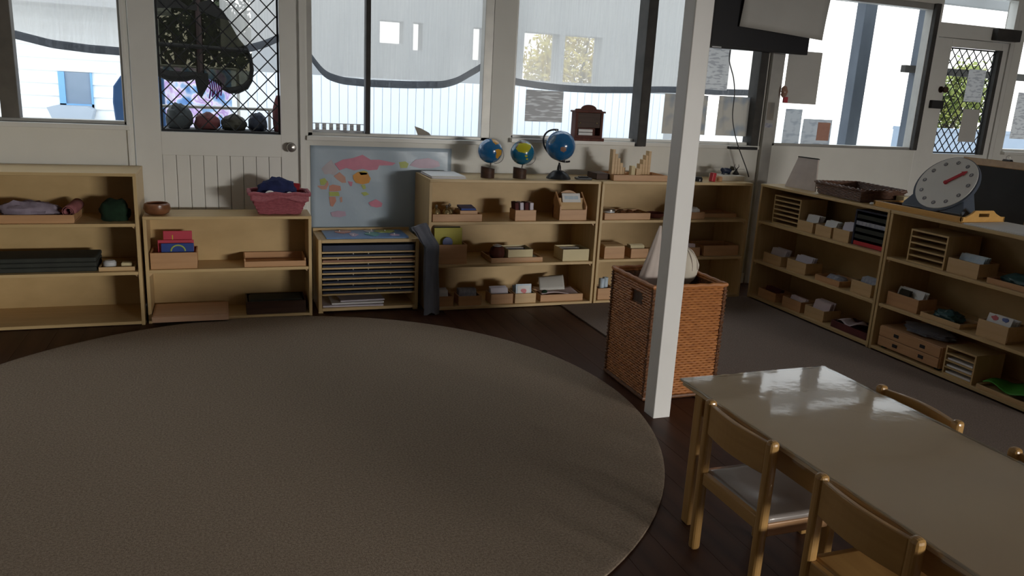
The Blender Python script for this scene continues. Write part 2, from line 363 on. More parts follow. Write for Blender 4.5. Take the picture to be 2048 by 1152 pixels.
def printed(name, base, ink, sx_=(14, 14, 60), lo=0.52, hi=0.58, band=None):
    """paper with rows of unreadable grey print"""
    m_, nt, out = new_mat(name)
    b = nt.nodes.new('ShaderNodeBsdfPrincipled'); b.inputs['Roughness'].default_value = 0.6
    tl = nt.nodes.new('ShaderNodeBsdfTranslucent'); mx = nt.nodes.new('ShaderNodeMixShader'); mx.inputs[0].default_value = 0.35
    nt.links.new(b.outputs[0], mx.inputs[1]); nt.links.new(tl.outputs[0], mx.inputs[2]); nt.links.new(mx.outputs[0], out.inputs[0])
    t = nt.nodes.new('ShaderNodeTexCoord'); mp = nt.nodes.new('ShaderNodeMapping'); mp.inputs['Scale'].default_value = sx_
    nt.links.new(t.outputs['Object'], mp.inputs[0])
    n = nt.nodes.new('ShaderNodeTexNoise'); n.inputs['Scale'].default_value = 1; n.inputs['Detail'].default_value = 1
    nt.links.new(mp.outputs[0], n.inputs['Vector'])
    r = nt.nodes.new('ShaderNodeValToRGB'); e = r.color_ramp.elements
    e[0].position = lo; e[0].color = (*base, 1); e[1].position = hi; e[1].color = (*ink, 1)
    nt.links.new(n.outputs[0], r.inputs[0]); nt.links.new(r.outputs[0], b.inputs['Base Color']); nt.links.new(r.outputs[0], tl.inputs[0])
    return m_
M['print'] = printed('printed_paper', (0.62, 0.62, 0.62), (0.42, 0.42, 0.44))
M['printtan'] = printed('printed_tan_paper', (0.40, 0.36, 0.31), (0.24, 0.26, 0.28), (9, 9, 9), 0.5, 0.7)
M['printblue'] = printed('printed_blue_grey_paper', (0.50, 0.53, 0.56), (0.36, 0.39, 0.44), (12, 12, 30), 0.5, 0.65)
M['plastic_sleeve'] = printed('laminated_notice', (0.40, 0.38, 0.37), (0.66, 0.65, 0.64), (9, 9, 70), 0.52, 0.6)

# ------------------------------------------------------------------ room shell
YW = 5.47
o = struct(box('floor', M['floor'], None, -4.2, -6.4, -0.08, 11.2, YW, 0.0))
# floor boards as parts where they show (gap between rug, shelves and table)
plank_me = None
for i in range(34):
    x0 = -2.4 + i*0.145
    bb = MB().box(0, 0, 0, 0.1435, 6.4, 0.003)
    p = bb.build('plank', M['floor'], o, loc=(x0, -0.95, 0.0))
o = struct(box('ceiling', M['ceil'], None, -4.2, -6.4, 2.95, 11.2, YW+0.12, 3.05))
struct(box('wall_left', M['wall'], None, -4.3, -6.4, 0, -4.2, YW+0.12, 2.95))
struct(box('wall_right', M['wall'], None, 11.2, -6.4, 0, 11.3, YW+0.12, 2.95))
# unseen rear wall; daylight opening shaped to dim the upper and right back wall
rw = MB()
rw.box(-4.2, -6.5, 0, 4.0, -6.4, 2.95); rw.box(7.6, -6.5, 0, 11.2, -6.4, 2.95); rw.box(4.0, -6.5, 0, 7.6, -6.4, 0.5); rw.box(4.0, -6.5, 1.80, 7.6, -6.4, 2.95)
struct(rw.build('wall_rear', M['wall'], None))
wb = MB()
y0, y1 = YW, YW+0.10
HEAD = 2.46
for (xa, xb, za, zb) in [
    (-4.2, -2.30, 0, 2.95), (-2.30, -0.55, 0, 1.165), (-2.30, -0.55, HEAD, 2.95), (-0.55, -0.53, 0, 2.95),
    (-0.53, 0.50, 2.12, 2.95), (0.50, 0.525, 0, 2.95), (0.525, 1.80, 0, 1.135), (0.525, 1.80, HEAD, 2.95),
    (1.80, 1.965, 0, 2.95), (1.965, 4.095, 0, 1.160), (1.965, 4.095, HEAD, 2.95), (4.095, 4.26, 0, 2.95),
    (4.26, 5.79, 0, 1.165), (4.26, 5.79, 2.40, 2.95), (5.79, 5.80, 0, 2.95), (5.80, 6.76, 2.55, 2.95), (6.76, 6.86, 0, 2.95),
    (6.86, 8.0, 0, 1.18), (6.86, 8.0, HEAD, 2.95), (8.0, 11.2, 0, 2.95)]:
    wb.box(xa, y0, za, xb, y1, zb)
struct(wb.build('wall_back', M['wall'], None))
# corner trim post between the two runs of windows and the joint strips of the left wall lining
struct(box('trim_1', M['alu'], None, 4.135, 5.435, 0.0, 4.235, YW, 2.95, 0.004))
struct(box('trim_2', M['trim'], None, -0.565, 5.455, 0.0, -0.545, YW, 2.95, 0.003))
struct(box('trim_3', M['trim'], None, 0.474, 5.452, 0.0, 0.515, YW, 2.95, 0.003))
struct(box('baseboard_back', M['trim'], None, 0.55, 5.452, 0.0, 5.75, YW-0.001, 0.09, 0.003))

def window(n, x0, x1, z0, z1, mull, fm, sill=True, fw_=0.05, sillm=None, left=True, right=True, mm=None, mw=0.05):
    root = bpy.data.objects.new('window_%d' % n, None); COL.objects.link(root); struct(root)
    root.location = (x0, YW, z0)
    w, h = x1-x0, z1-z0
    fr = MB()
    fr.box(0, 0.005, h-fw_, w, 0.085, h); fr.box(0, 0.005, 0, w, 0.085, 0.022)
    if left: fr.box(0, 0.005, 0, fw_*0.5, 0.085, h)
    if right: fr.box(w-fw_, 0.005, 0, w, 0.085, h)
    fr.build('window_frame', fm, root, bevel=0.003)
    edges = [0.0]+[q-x0 for q in mull]+[w]
    for q in mull:
        box('mullion', mm or fm, root, q-x0-mw/2, 0.0, 0.02, q-x0+mw/2, 0.08, h-0.02, 0.003)
    for a, b in zip(edges[:-1], edges[1:]):
        box('pane', M['glass'], root, a+0.012, 0.048, 0.012, b-0.012, 0.052, h-0.012)
    if sill:
        box('window_sill', sillm or M['trim'], root, -0.01, -0.045, -0.030, w+0.01, 0.03, 0.0, 0.004)
    return root
window(1, -2.30, -0.55, 1.165, HEAD, [-1.185], M['alu'], mm=M['frameb'], mw=0.095, fw_=0.03)
window(2, 0.525, 1.80, 1.135, HEAD, [0.925], M['alu'], mm=M['darkalu'], mw=0.032, fw_=0.065)
window(3, 1.965, 3.01, 1.160, HEAD, [], M['trim'], fw_=0.03, right=False)
window(4, 3.01, 4.095, 1.160, HEAD, [], M['trim'], fw_=0.03, left=False, right=False, sillm=M['trim'])
struct(box('trim_4', M['darkalu'], None, 2.965, 5.40, 1.13, 3.045, 5.55, HEAD, 0.006))
struct(box('trim_5', M['darkalu'], None, 4.02, 5.43, 1.13, 4.095, 5.55, HEAD, 0.006))
window(5, 4.26, 5.79, 1.165, 2.40, [], M['alu'], fw_=0.05, sill=False)
struct(box('trim_6', M['darkalu'], None, 5.745, 5.44, 1.165, 5.795, 5.56, 2.40, 0.004))
window(6, 6.86, 8.0, 1.18, HEAD, [], M['trim'], fw_=0.03)
# window catches on the sill of window 4
for i, x in enumerate((2.99, 3.32)):
    tag(MB().box(x-0.03, 5.415, 1.128, x+0.03, 5.44, 1.150).build('window_catch', M['black'], None, bevel=0.004),
        ['small black window catch at foot of the dark mullion', 'small black window catch on the sill beside the white post'][i], 'catch', 'window catches')
tag(MB().box(3.80, 5.385, 1.130, 4.06, 5.43, 1.152).build('window_stay', M['black'], None, bevel=0.004), 'long black window stay at the corner end of the sill', 'catch', 'window catches')

def grille(parent, x0, x1, z0, z1, y, dx, dz, r, mat):
    g = MB().box(x0-0.012, y-0.008, z0-0.012, x1+0.012, y+0.008, z0).box(x0-0.012, y-0.008, z1, x1+0.012, y+0.008, z1+0.012)
    g.box(x0-0.012, y-0.008, z0, x0, y+0.008, z1).box(x1, y-0.008, z0, x1+0.012, y+0.008, z1)
    gr = g.build('security_grille', mat, parent)
    s_ = dz/dx
    for sgn in (1, -1):
        k = -40
        while k < 60:
            # line z = z0 + s*(x-x0)*sgn + k*dz
            pts = []
            c = z0 + k*dz
            xa, xb = x0, x1
            f = lambda x: c + sgn*s_*(x-x0)
            # clip
            lo, hi = (z0, z1)
            xs = sorted([x0+(lo-c)/(sgn*s_), x0+(hi-c)/(sgn*s_)])
            a, b = max(xa, xs[0]), min(xb, xs[1])
            if b-a > 0.02:
                off = 0.002*sgn
                MB().tube([(a, y+off, f(a)), (b, y+off, f(b))], r, 6).build('bar', mat, gr)
            k += 1
    return gr

# door 1: white, glazed above, boarded below, behind the low shelf
d1 = bpy.data.objects.new('door_1', None); COL.objects.link(d1); struct(d1)
d1.location = (-0.53, YW, 0)
fr = MB()
fr.box(0.005, 0.012, 0.01, 0.155, 0.06, 2.115); fr.box(0.885, 0.012, 0.01, 1.012, 0.06, 2.115)
fr.box(0.155, 0.012, 2.0, 0.885, 0.06, 2.115); fr.box(0.155, 0.012, 0.985, 0.885, 0.06, 1.13); fr.box(0.155, 0.012, 0.01, 0.885, 0.06, 0.16)
fr.build('door_frame', M['trim'], d1, bevel=0.002)
nb = 9
for i in range(nb):
    w_ = 0.73/nb
    MB().box(0.155+i*w_+0.0012, 0.020, 0.16, 0.155+(i+1)*w_-0.0012, 0.05, 0.985).build('plank', M['trim'], d1, bevel=0.0035)
box('leak_backing', M['trim'], d1, 0.155, 0.048, 0.16, 0.885, 0.058, 0.985)  # backing added behind the planks to stop daylight leaking through their gaps
box('pane', M['glass'], d1, 0.155, 0.030, 1.13, 0.885, 0.034, 2.0)
grille(d1, 0.17, 0.87, 1.145, 1.985, 0.052, 0.107, 0.112, 0.0042, M['matblack'])
kn = MB().lathe([(0.0001, 0.0), (0.030, 0.0), (0.030, 0.006), (0.011, 0.010), (0.011, 0.032), (0.026, 0.042), (0.031, 0.054), (0.027, 0.066), (0.012, 0.072), (0.0001, 0.073)], 24)
kn.build('door_knob', M['steel'], d1, loc=(0.945, 0.012, 1.055), rot=(PI/2, 0, 0), smooth=True)
# door 2: white framed security door with a transom over it
d2 = bpy.data.objects.new('door_2', None); COL.objects.link(d2); struct(d2)
d2.location = (5.80, YW, 0)
fr = MB()
fr.box(0.0, 0.0, 0.0, 0.05, 0.09, 2.55); fr.box(0.91, 0.0, 0.0, 0.96, 0.09, 2.55); fr.box(0.05, 0.0, 2.50, 0.91, 0.09, 2.55); fr.box(0.05, 0.0, 2.14, 0.91, 0.09, 2.26)
fr.build('door_jamb', M['trim'], d2, bevel=0.003)
fr = MB()
fr.box(0.055, 0.01, 0.01, 0.23, 0.06, 2.135); fr.box(0.83, 0.01, 0.01, 0.905, 0.06, 2.135); fr.box(0.23, 0.01, 2.07, 0.83, 0.06, 2.135); fr.box(0.23, 0.01, 0.01, 0.83, 0.06, 1.14)
fr.build('door_frame', M['trim'], d2, bevel=0.003)
box('dark_stile', M['darkalu'], d2, 0.80, 0.005, 1.14, 0.84, 0.055, 2.07)
box('pane', M['glass'], d2, 0.23, 0.030, 1.14, 0.80, 0.034, 2.07)
box('pane', M['glass'], d2, 0.05, 0.050, 2.26, 0.91, 0.054, 2.50)
grille(d2, 0.245, 0.795, 1.155, 2.055, 0.052, 0.085, 0.105, 0.0045, M['matblack'])
kn = MB().lathe([(0.0001, 0), (0.028, 0), (0.028, 0.006), (0.010, 0.01), (0.010, 0.03), (0.027, 0.045), (0.027, 0.06), (0.0001, 0.066)], 20)
kn.build('door_knob', M['darkwood'], d2, loc=(0.19, 0.01, 1.70), rot=(PI/2, 0, 0), smooth=True)
box('lock_box', M['matblack'], d2, 0.085, -0.02, 1.535, 0.225, 0.01, 1.605, 0.004)
box('door_closer', M['darkalu'], d2, 0.66, -0.06, 2.15, 0.95, 0.0, 2.25, 0.006)

# ------------------------------------------------------------------ outside, seen through the panes
struct(box('ground_outside', M['ground'], None, -30, YW+0.13, -0.25, 60, 60, -0.05))
# pale board fence
fe = thing('board_fence', 'long pale blue board fence beyond the shaded back windows', 'fence', (-1.1, 10.0, -0.05))
me0 = None
for i in range(66):
    b_ = MB().prism([(0.0, 0.012), (0.004, 0.0), (0.1005, 0.0), (0.1045, 0.012), (0.1045, 0.03), (0.0, 0.03)], 0, 1.60, 'z') if me0 is None else None
    if b_:
        q = b_.build('plank', M['fence'], fe); me0 = q.data
        q.rotation_euler = (0, 0, 0)
    else:
        q = bpy.data.objects.new('plank', me0); COL.objects.link(q); q.parent = fe
    q.location = (i*0.106, -0.01, 0)
for z in (0.3, 1.5):
    box('rail', M['fence'], fe, 0, 0.025, z, 7.0, 0.07, z+0.09)
for x in (0.0, 2.3, 4.6, 6.9):
    box('fence_post', M['fence'], fe, x, 0.03, 0, x+0.08, 0.11, 1.60)
# weatherboard house
ho = thing('weatherboard_house', 'white weatherboard house with blue framed window outside left window', 'house', (-5.2, 13.0, -0.05))
for i in range(13):
    z = 0.1+i*0.172
    segs = [(0, 4.35)]
    if 0.92 < z+0.05 < 1.45: segs = [(0, 3.02), (3.45, 4.35)]
    for a, b in segs:
        MB().prism([(0.0, z), (-0.004, z+0.176), (-0.03, z+0.012), (-0.03, z)], a, b, 'x').build('plank', M['board'], ho)
box('house_wall', M['board'], ho, 0, 0.0, 0, 4.35, 0.2, 2.4)
MB().box(3.02, -0.05, 0.98, 3.10, 0.0, 1.47).box(3.425, -0.05, 0.98, 3.45, 0.0, 1.47).box(3.02, -0.05, 0.98, 3.45, 0.0, 1.03).build('window_frame', M['skyblue'], ho)
box('pane', M['greyblue'], ho, 3.10, -0.02, 1.03, 3.425, -0.005, 1.47)
MB().prism([(0, 0.0), (0.06, -0.16), (0.54, -0.16), (0.58, -0.02), (0.5, 0.03), (0.1, 0.03)], -0.35, -0.04, 'y').build('planter', M['awning'], ho, loc=(2.9, 0, 0.98))
MB().box(0, 0, 0, 0.44, 0.2, 0.10).build('planter_shelf', M['awning'], ho, loc=(2.96, -0.3, 0.70))
roof = MB().prism([(-0.5, 2.35), (1.8, 3.3), (1.9, 3.3), (-0.45, 2.30)], -0.2, 4.55, 'x').build('roof', M['carport'], ho)
# grey carport with openings
cp = thing('grey_carport', 'grey rendered carport with open bays beyond the fence', 'building', (0.4, 11.6, -0.05))
def cbox(n, x0, z0, x1, z1, d=0.3): box(n, M['carport'], cp, x0-0.4, 0, z0+0.05, x1-0.4, d, z1+0.05)
cbox('fascia', 0.4, 2.36, 7.2, 3.6)
for a, b in ((0.4, 2.12), (2.46, 2.60), (2.74, 3.50), (3.68, 4.30), (4.88, 4.97), (5.60, 7.2)): cbox('pier', a, 0, b, 2.36)
for a, b, z in ((2.12, 2.46, 2.05), (2.60, 2.74, 1.98), (3.50, 3.68, 1.9), (4.30, 4.88, 1.66), (4.97, 5.60, 1.66)): cbox('parapet', a, 0, b, z)

def tree(name, label, loc, crowns, leafm, n, ls, trunk_h, tr=0.14, branches=6):
    t = thing(name, label, 'tree', loc, 0, 'trees outside the windows')
    rnd = random.Random(len(label)*13+n)
    b_ = MB().tube([(0, 0, 0), (0.05, 0, trunk_h*0.5), (0, 0.05, trunk_h)], [tr, tr*0.8, tr*0.6], 10)
    for i in range(branches):
        c = rnd.choice(crowns); a = rnd.random()*6.28
        e = (c[0]+0.6*c[3]*math.cos(a), c[1]+0.4*c[3]*math.sin(a), c[2]+0.5*c[3]*rnd.uniform(-0.5, 1))
        b_.tube([(0, 0, trunk_h*0.8), (e[0]*0.5, e[1]*0.5, trunk_h*0.4+e[2]*0.55), e], [tr*0.4, tr*0.25, 0.015], 6)
    b_.build('trunk', M['bark'], t)
    l_ = MB()
    for i in range(n):
        c = rnd.choice(crowns)
        while True:
            d = Vector((rnd.uniform(-1, 1), rnd.uniform(-1, 1), rnd.uniform(-1, 1)))
            if d.length < 1: break
        d = d*(0.45+0.55*rnd.random())
        p = Vector(c[:3])+d*c[3]
        u = Vector((rnd.uniform(-1, 1), rnd.uniform(-1, 1), rnd.uniform(-1, 1))).normalized(); w_ = u.orthogonal().normalized()
        s_ = ls*rnd.uniform(0.6, 1.3)
        l_.add([p-u*s_, p+w_*s_*0.45, p+u*s_, p-w_*s_*0.45], [(0, 1, 2, 3)])
    f_ = l_.build('foliage', leafm, t); f_['kind'] = 'stuff'
    return t
tree('leafy_tree', 'tall dark leafy tree rising behind the fence outside the boarded door', (-0.8, 17.6, -0.05),
     [(0.0, 0, 2.9, 1.3), (-0.9, 0, 2.1, 0.95), (0.9, 0.2, 2.3, 1.05), (0.2, 0, 3.8, 1.1)], M['leafdark'], 4500, 0.10, 1.8)
tree('leafy_tree', 'yellow-green tree showing in the bright bay of the carport', (7.4, 16.5, -0.05),
     [(-0.6, 0, 2.0, 0.9), (0.6, 0, 1.9, 0.9), (0, 0.4, 2.9, 1.0)], M['leafyellow'], 4000, 0.08, 1.2)
tree('leafy_tree', 'green and yellow tree beyond the grille of the far door', (15.2, 13.6, -0.05),
     [(-0.2, 0, 1.75, 0.75), (0.8, 0.3, 1.7, 0.8), (0.3, 0, 2.2, 0.7)], M['leafgreen'], 3000, 0.075, 1.0)
# pale far wall and hedge seen in the far door
fw2 = MB().box(0, 0, 0, 9, 0.2, 1.22).box(0, -0.02, 1.22, 9, 0.22, 1.28)
tag(fw2.build('rendered_wall', M['greyblue'], None, loc=(11.3, 11.0, -0.05)), 'low grey-blue rendered wall outside the far door', 'wall')
# verandah: beam, roof and posts; the shade cloths hang from it
ve = thing('verandah', 'grey verandah frame with dark posts outside the back windows', 'verandah', (0, 6.45, -0.05))
box('beam', M['carport'], ve, -3.5, -0.05, 2.62, 9.0, 0.05, 2.78)
for i in range(9): box('rafter', M['carport'], ve, -3.2+i*1.5, -0.84, 2.79, -3.12+i*1.5, 0.5, 2.86)
for (x, w_, m_) in ((-2.1, 0.1, M['postblue']), (2.215, 0.09, M['postblue']), (5.93, 0.145, M['postblue']), (6.74, 0.19, M['postblue'])):
    box('verandah_post', m_, ve, x-w_/2, -0.06, 0.0, x+w_/2, 0.06, 2.62, 0.006)
box('rail', M['darkalu'], ve, 6.5, -0.03, 1.93, 9.0, 0.03, 2.0)

def shade(label, pts, top, y):
    t = thing('shade_cloth', label, 'shade cloth', (pts[0][0], y, top), 0, 'shade cloths hung outside the windows')
    ox = pts[0][0]
    n = 60; x0, x1 = pts[0][0], pts[-1][0]
    def zb(x):
        for (a, za), (b, zb_) in zip(pts[:-1], pts[1:]):
            if a <= x <= b+1e-6:
                u = (x-a)/(b-a); return za+(zb_-za)*u
        return pts[-1][1]
    def zs(x): return sum(zb(min(max(x+d, x0), x1)) for d in (-0.04, -0.02, 0, 0.02, 0.04))/5
    def wav(x, v): return 0.02*math.sin(x*9)+0.012*math.sin(x*23+v*3)
    def fn(u, v):
        x = x0+(x1-x0)*u
        return (x-ox, wav(x, v)*(0.3+0.7*v), (top-0.0-(top-zs(x)-0.05)*v)-top)
    MB().grid(n, 14, fn).build('cloth', M['shade'], t, smooth=True)
    def fh(u, v):
        x = x0+(x1-x0)*u
        return (x-ox, wav(x, 1)-0.006*math.sin(PI*v), (zs(x)+0.052-0.055*v)-top)
    MB().grid(n, 4, fh).build('hem', M['shadehem'], t, smooth=True, solid=0.004)
    return t
shade('grey shade cloth drooping outside the left window',
      [(-2.2, 1.72), (-1.49, 1.699), (-1.316, 1.664), (-1.092, 1.615), (-0.851, 1.597), (-0.655, 1.593), (-0.50, 1.597)], 2.57, 6.36)
shade('narrow grey shade cloth outside the boarded door beside the dark netting',
      [(0.0, 1.62), (0.164, 1.662), (0.305, 1.707), (0.47, 1.79)], 2.57, 6.36)
shade('grey shade cloth sagging outside the window beside the door',
      [(0.556, 1.759), (0.620, 1.648), (0.737, 1.513), (0.864, 1.475), (1.064, 1.466), (1.371, 1.470), (1.668, 1.485), (1.795, 1.527), (1.988, 1.651), (2.070, 1.726)], 2.57, 6.32)
shade('grey shade cloth with straight hem outside the window near the white post',
      [(2.10, 1.61), (2.186, 1.575), (2.293, 1.544), (2.526, 1.520), (2.760, 1.511), (3.056, 1.513), (3.419, 1.530), (3.692, 1.547), (3.948, 1.555), (4.265, 1.553), (4.757, 1.567)], 2.57, 6.36)

# dark two lobed netting with a pole, hanging outside door 1
nt_ = thing('hanging_net', 'dark see-through netting with two rounded lobes hanging outside the boarded door', 'netting', (-0.14, 6.0, 1.3))
pl_ = [(-0.46, 1.93), (-0.394, 1.925), (-0.25, 1.965), (-0.059, 1.99), (0.018, 1.92), (0.079, 1.815), (0.118, 1.745), (0.165, 1.69), (0.193, 1.62), (0.199, 1.54), (0.186, 1.47), (0.155, 1.425), (0.10, 1.398), (0.045, 1.392), (0.0, 1.405), (-0.041, 1.442), (-0.10, 1.47), (-0.165, 1.485), (-0.239, 1.470), (-0.333, 1.468), (-0.40, 1.49), (-0.46, 1.54)]
MB().prism([(a+0.14, b-1.3) for a, b in pl_], -0.006, 0.006, 'y').build('net_body', M['darknet'], nt_)
MB().tube([(a+0.14, 0, b-1.3) for a, b in pl_[7:15]], [0.008, 0.012, 0.014, 0.018, 0.024, 0.026, 0.022, 0.01], 8).build('lobe_hem', M['darkhem'], nt_)
MB().tube([(a+0.14, 0, b-1.3) for a, b in pl_[16:22]], [0.01, 0.022, 0.034, 0.036, 0.03, 0.02], 8).build('lobe_hem', M['darkhem'], nt_)
MB().prism([(-0.20, 1.93), (-0.06, 1.985), (0.02, 1.92), (0.06, 1.86), (-0.02, 1.87), (-0.10, 1.90), (-0.25, 1.915), (-0.43, 1.90), (-0.43, 1.955), (-0.25, 1.965)], -0.012, -0.008, 'y').build('top_band', M['darkhem'], nt_, loc=(0.14, 0, -1.3))
MB().tube([(0, 0.012, 0.13), (0.003, 0.012, 0.45), (0.0, 0.012, 1.27)], 0.026, 10).build('pole', M['mast'], nt_)
MB().tube([(-0.31, -0.012, 0.375), (0.02, -0.012, 0.372), (0.31, -0.012, 0.366)], 0.014, 8).build('spreader_bar', M['darkhem'], nt_)
MB().prism([(-0.045, 0.20), (0.05, 0.20), (0.055, 0.13), (0.0, 0.03), (-0.02, 0.06), (-0.03, 0.12)], -0.014, 0.014, 'y').build('pointed_tail', M['darkhem'], nt_)
rb = MB()
for i in range(6):
    x = 0.055+i*0.014
    rb.tube([(x, 0.02, 0.16), (x+0.008, 0.026, 0.09), (x-0.004+0.006*(i % 2), 0.02, 0.03+0.012*(i % 3))], 0.006, 5)
rb.build('purple_ribbons', M['purple'], nt_)
# patterned hanging, hand rail and bundles outside door 1
dc = thing('clothes_line', 'blue, white and violet patterned cloth on a line outside the boarded door', 'clothes line', (0, 8.2, -0.05))
MB().grid(40, 16, lambda u, v: (-0.66+0.74*u, 0.03*math.sin(u*30), 0.67+0.92*v)).build('patterned_cloth', M['dapple'], dc, smooth=True, solid=0.006)
MB().tube([(-0.72, 0, 1.60), (0.14, 0, 1.60)], 0.012, 8).build('line_bar', M['alu'], dc)
for x in (-0.72, 0.14): MB().tube([(x, 0, 0), (x, 0, 1.61)], 0.015, 8).build('upright', M['alu'], dc)
hr = thing('outdoor_rail', 'thin grey rail crossing outside the boarded door', 'rail', (-0.6, 6.2, -0.05))
MB().tube([(0, 0, 1.31), (0.95, 0, 1.315)], 0.011, 8).build('rail', M['alu'], hr)
for x in (0.03, 0.92): MB().tube([(x, 0, 0), (x, 0, 1.31)], 0.011, 8).build('upright', M['alu'], hr)
lg = thing('outdoor_bench', 'dark narrow outdoor bench directly outside the boarded door', 'bench', (-0.55, 5.78, -0.05))
box('bench_top', M['matblack'], lg, 0, 0, 1.10, 1.02, 0.32, 1.175)
for x in (0.02, 0.95): box('leg', M['darkwood'], lg, x, 0.02, 0, x+0.05, 0.30, 1.10)
for i, (x, rx, rz_, mk, lb) in enumerate(((-0.285, 0.085, 0.120, 'bundlegrey', 'dark grey rounded bundle, tallest on the bench outside the door'),
                               (-0.11, 0.082, 0.082, 'bundlered', 'dull red bundle on the bench outside the door'),
                               (0.068, 0.082, 0.078, 'bundleolive', 'dark olive bundle on the bench outside the door'),
                               (0.225, 0.062, 0.09, 'bundlenavy', 'dark navy bundle beside the red upright outside the door'))):
    tag(MB().blob((0, 0, 0), (rx, 0.10, rz_*0.85), i+3, 0.25).build('soft_bundle', M[mk], None, loc=(x, 5.93, 1.126), smooth=True), lb, 'bundle', 'bundles on the outdoor bench')
tag(MB().blob((0, 0, 0), (0.04, 0.05, 0.155), 9, 0.12, freq=2).build('red_bag', M['bundlered'], None, loc=(0.365, 5.90, 1.126), smooth=True), 'tall dark red bag at the right end of the outdoor bench', 'bag')
bc = thing('blue_chair', 'blue plastic garden chair outside the left window', 'chair', (-0.62, 6.75, -0.05))
MB().prism([(-0.16, 0.44), (0.2, 0.44), (0.2, 1.50), (0.0, 1.53), (-0.10, 1.50), (-0.155, 1.42), (-0.165, 1.3), (-0.15, 1.1)], 0, 0.05, 'y').build('backrest', M['chairblue'], bc, bevel=0.012)
box('seat', M['chairblue'], bc, -0.16, 0.0, 0.44, 0.2, 0.42, 0.49, 0.01)
for x in (-0.14, 0.16):
    for y in (0.03, 0.37): box('leg', M['chairblue'], bc, x, y, 0, x+0.03, y+0.03, 0.44)

# ------------------------------------------------------------------ rugs
rg = MB().lathe([(0.001, 0.004), (1.655, 0.004), (1.668, 0.006), (1.675, 0.010), (1.672, 0.014), (1.660, 0.0165), (1.645, 0.017), (0.001, 0.017)], 128)
tag(rg.build('round_rug', M['rug'], None, loc=(0.20, 3.362, 0), smooth=True), 'large round brown loop-pile rug in the middle of the dark floor', 'rug')
tag(MB().box(0, 0, 0, 1.60, 6.0, 0.008).build('floor_carpet', M['carpet'], None, loc=(2.25, -0.98, 0.0035), bevel=0.003), 'grey-brown rectangular carpet in the corner before the right-hand shelves', 'carpet')

# ------------------------------------------------------------------ shelf units
def shelf_unit(label, loc, rz, w, h, d, levels, t=0.019, vis=True):
    r = thing('shelf_unit', label, 'shelf', loc, rz, 'low open plywood shelf units')
    box('side_panel', M['plyy'], r, 0, 0, 0, t, d, h-t, 0.0015)
    box('side_panel', M['plyy'], r, w-t, 0, 0, w, d, h-t, 0.0015)
    box('top_panel', M['ply'], r, 0, -0.004, h-t, w, d, h, 0.0025)
    box('bottom_panel', M['ply'], r, t, 0, 0.008, w-t, d-0.008, 0.008+t, 0.0015)
    box('back_panel', M['plyb'], r, t, d-0.007, 0.008, w-t, d, h-t)
    for z in levels:
        box('shelf_board', M['ply'], r, t, 0.004, z-t, w-t, d-0.008, z, 0.0015)
        for x in (t, w-t):
            sg = 1 if x == t else -1
            MB().prism([(x, z-t), (x+sg*0.024, z-t), (x, z-t-0.024)], 0.02, 0.034, 'y').build('bracket', M['pale'], r)
    return r
shelf_unit('tall three-tier plywood shelf at the wall below the left window', (-1.74, 5.02, 0), 0, 1.25, 0.918, 0.42, (0.333, 0.623))
shelf_unit('lower two-tier plywood shelf standing in front of the boarded door', (-0.472, 5.04, 0), 0, 0.972, 0.662, 0.27, (0.335,))
shelf_unit('three-tier plywood shelf carrying the three globes', (1.255, 5.02, 0), 0, 1.245, 0.905, 0.42, (0.325, 0.620))
shelf_unit('three-tier plywood shelf behind the white post and hamper', (2.512, 5.02, 0.0), 0, 1.272, 0.905, 0.42, (0.335, 0.625))
RX = 3.88
shelf_unit('three-tier plywood shelf along the carpet, nearest the room corner', (RX, 5.045, 0), -PI/2, 1.285, 0.900, 0.40, (0.308, 0.618))
shelf_unit('three-tier plywood shelf along the carpet under the teaching clock', (RX, 3.752, 0), -PI/2, 1.30, 0.900, 0.40, (0.308, 0.610))

# ------------------------------------------------------------------ containers and contents
def box_open(name, label, cat, loc, w, d, h, mat, rz=0.0, group=None, t=0.008, front=None, hole=False, bev=0.0015):
    b = MB(); fh = front if front else h
    b.box(0, 0, 0, w, d, t)
    b.box(0, 0, t, w, t, fh); b.box(0, d-t, t, w, d, h)
    b.box(0, t, t, t, d-t, h); b.box(w-t, t, t, w, d-t, h)
    o_ = b.build(name, mat, None, loc=loc, rot=(0, 0, rz), bevel=bev)
    return tag(o_, label, cat, group)
def cards(label, loc, w, h, n, step, mat, rz=0.0, lean=0.3, group='card sets in the wooden boxes', mats=None, cat='cards', t=0.0025, jitter=0.004):
    r = thing('card_set', label, cat, loc, rz, group)
    rnd = random.Random(label)
    for i in range(n):
        mm = mats[i % len(mats)] if mats else mat
        MB().box(0, 0, 0, w*rnd.uniform(0.94, 1.0), t, h*rnd.uniform(0.93, 1.0)).build('card', mm, r, loc=(rnd.uniform(0, jitter), i*step, 0), rot=(-lean+rnd.uniform(-0.04, 0.04), 0, rnd.uniform(-0.03, 0.03)))
    return r
def rolled(name, label, cat, p0, p1, r, mat, group=None):
    """rolled sheet: spiral end"""
    p0, p1 = Vector(p0), Vector(p1); t = (p1-p0).normalized(); u = t.orthogonal().normalized(); w_ = t.cross(u)
    b = MB(); n = 40
    def fn(a, v):
        ang = a*2*PI*2.3; rr = r*(0.45+0.55*a)
        return p0+(p1-p0)*v+rr*(math.cos(ang)*u+math.sin(ang)*w_)-p0
    b.grid(n, 3, fn)
    return tag(b.build(name, mat, None, loc=tuple(p0), smooth=True, solid=0.002), label, cat, group)
WB = 'wooden card boxes on the back shelves'

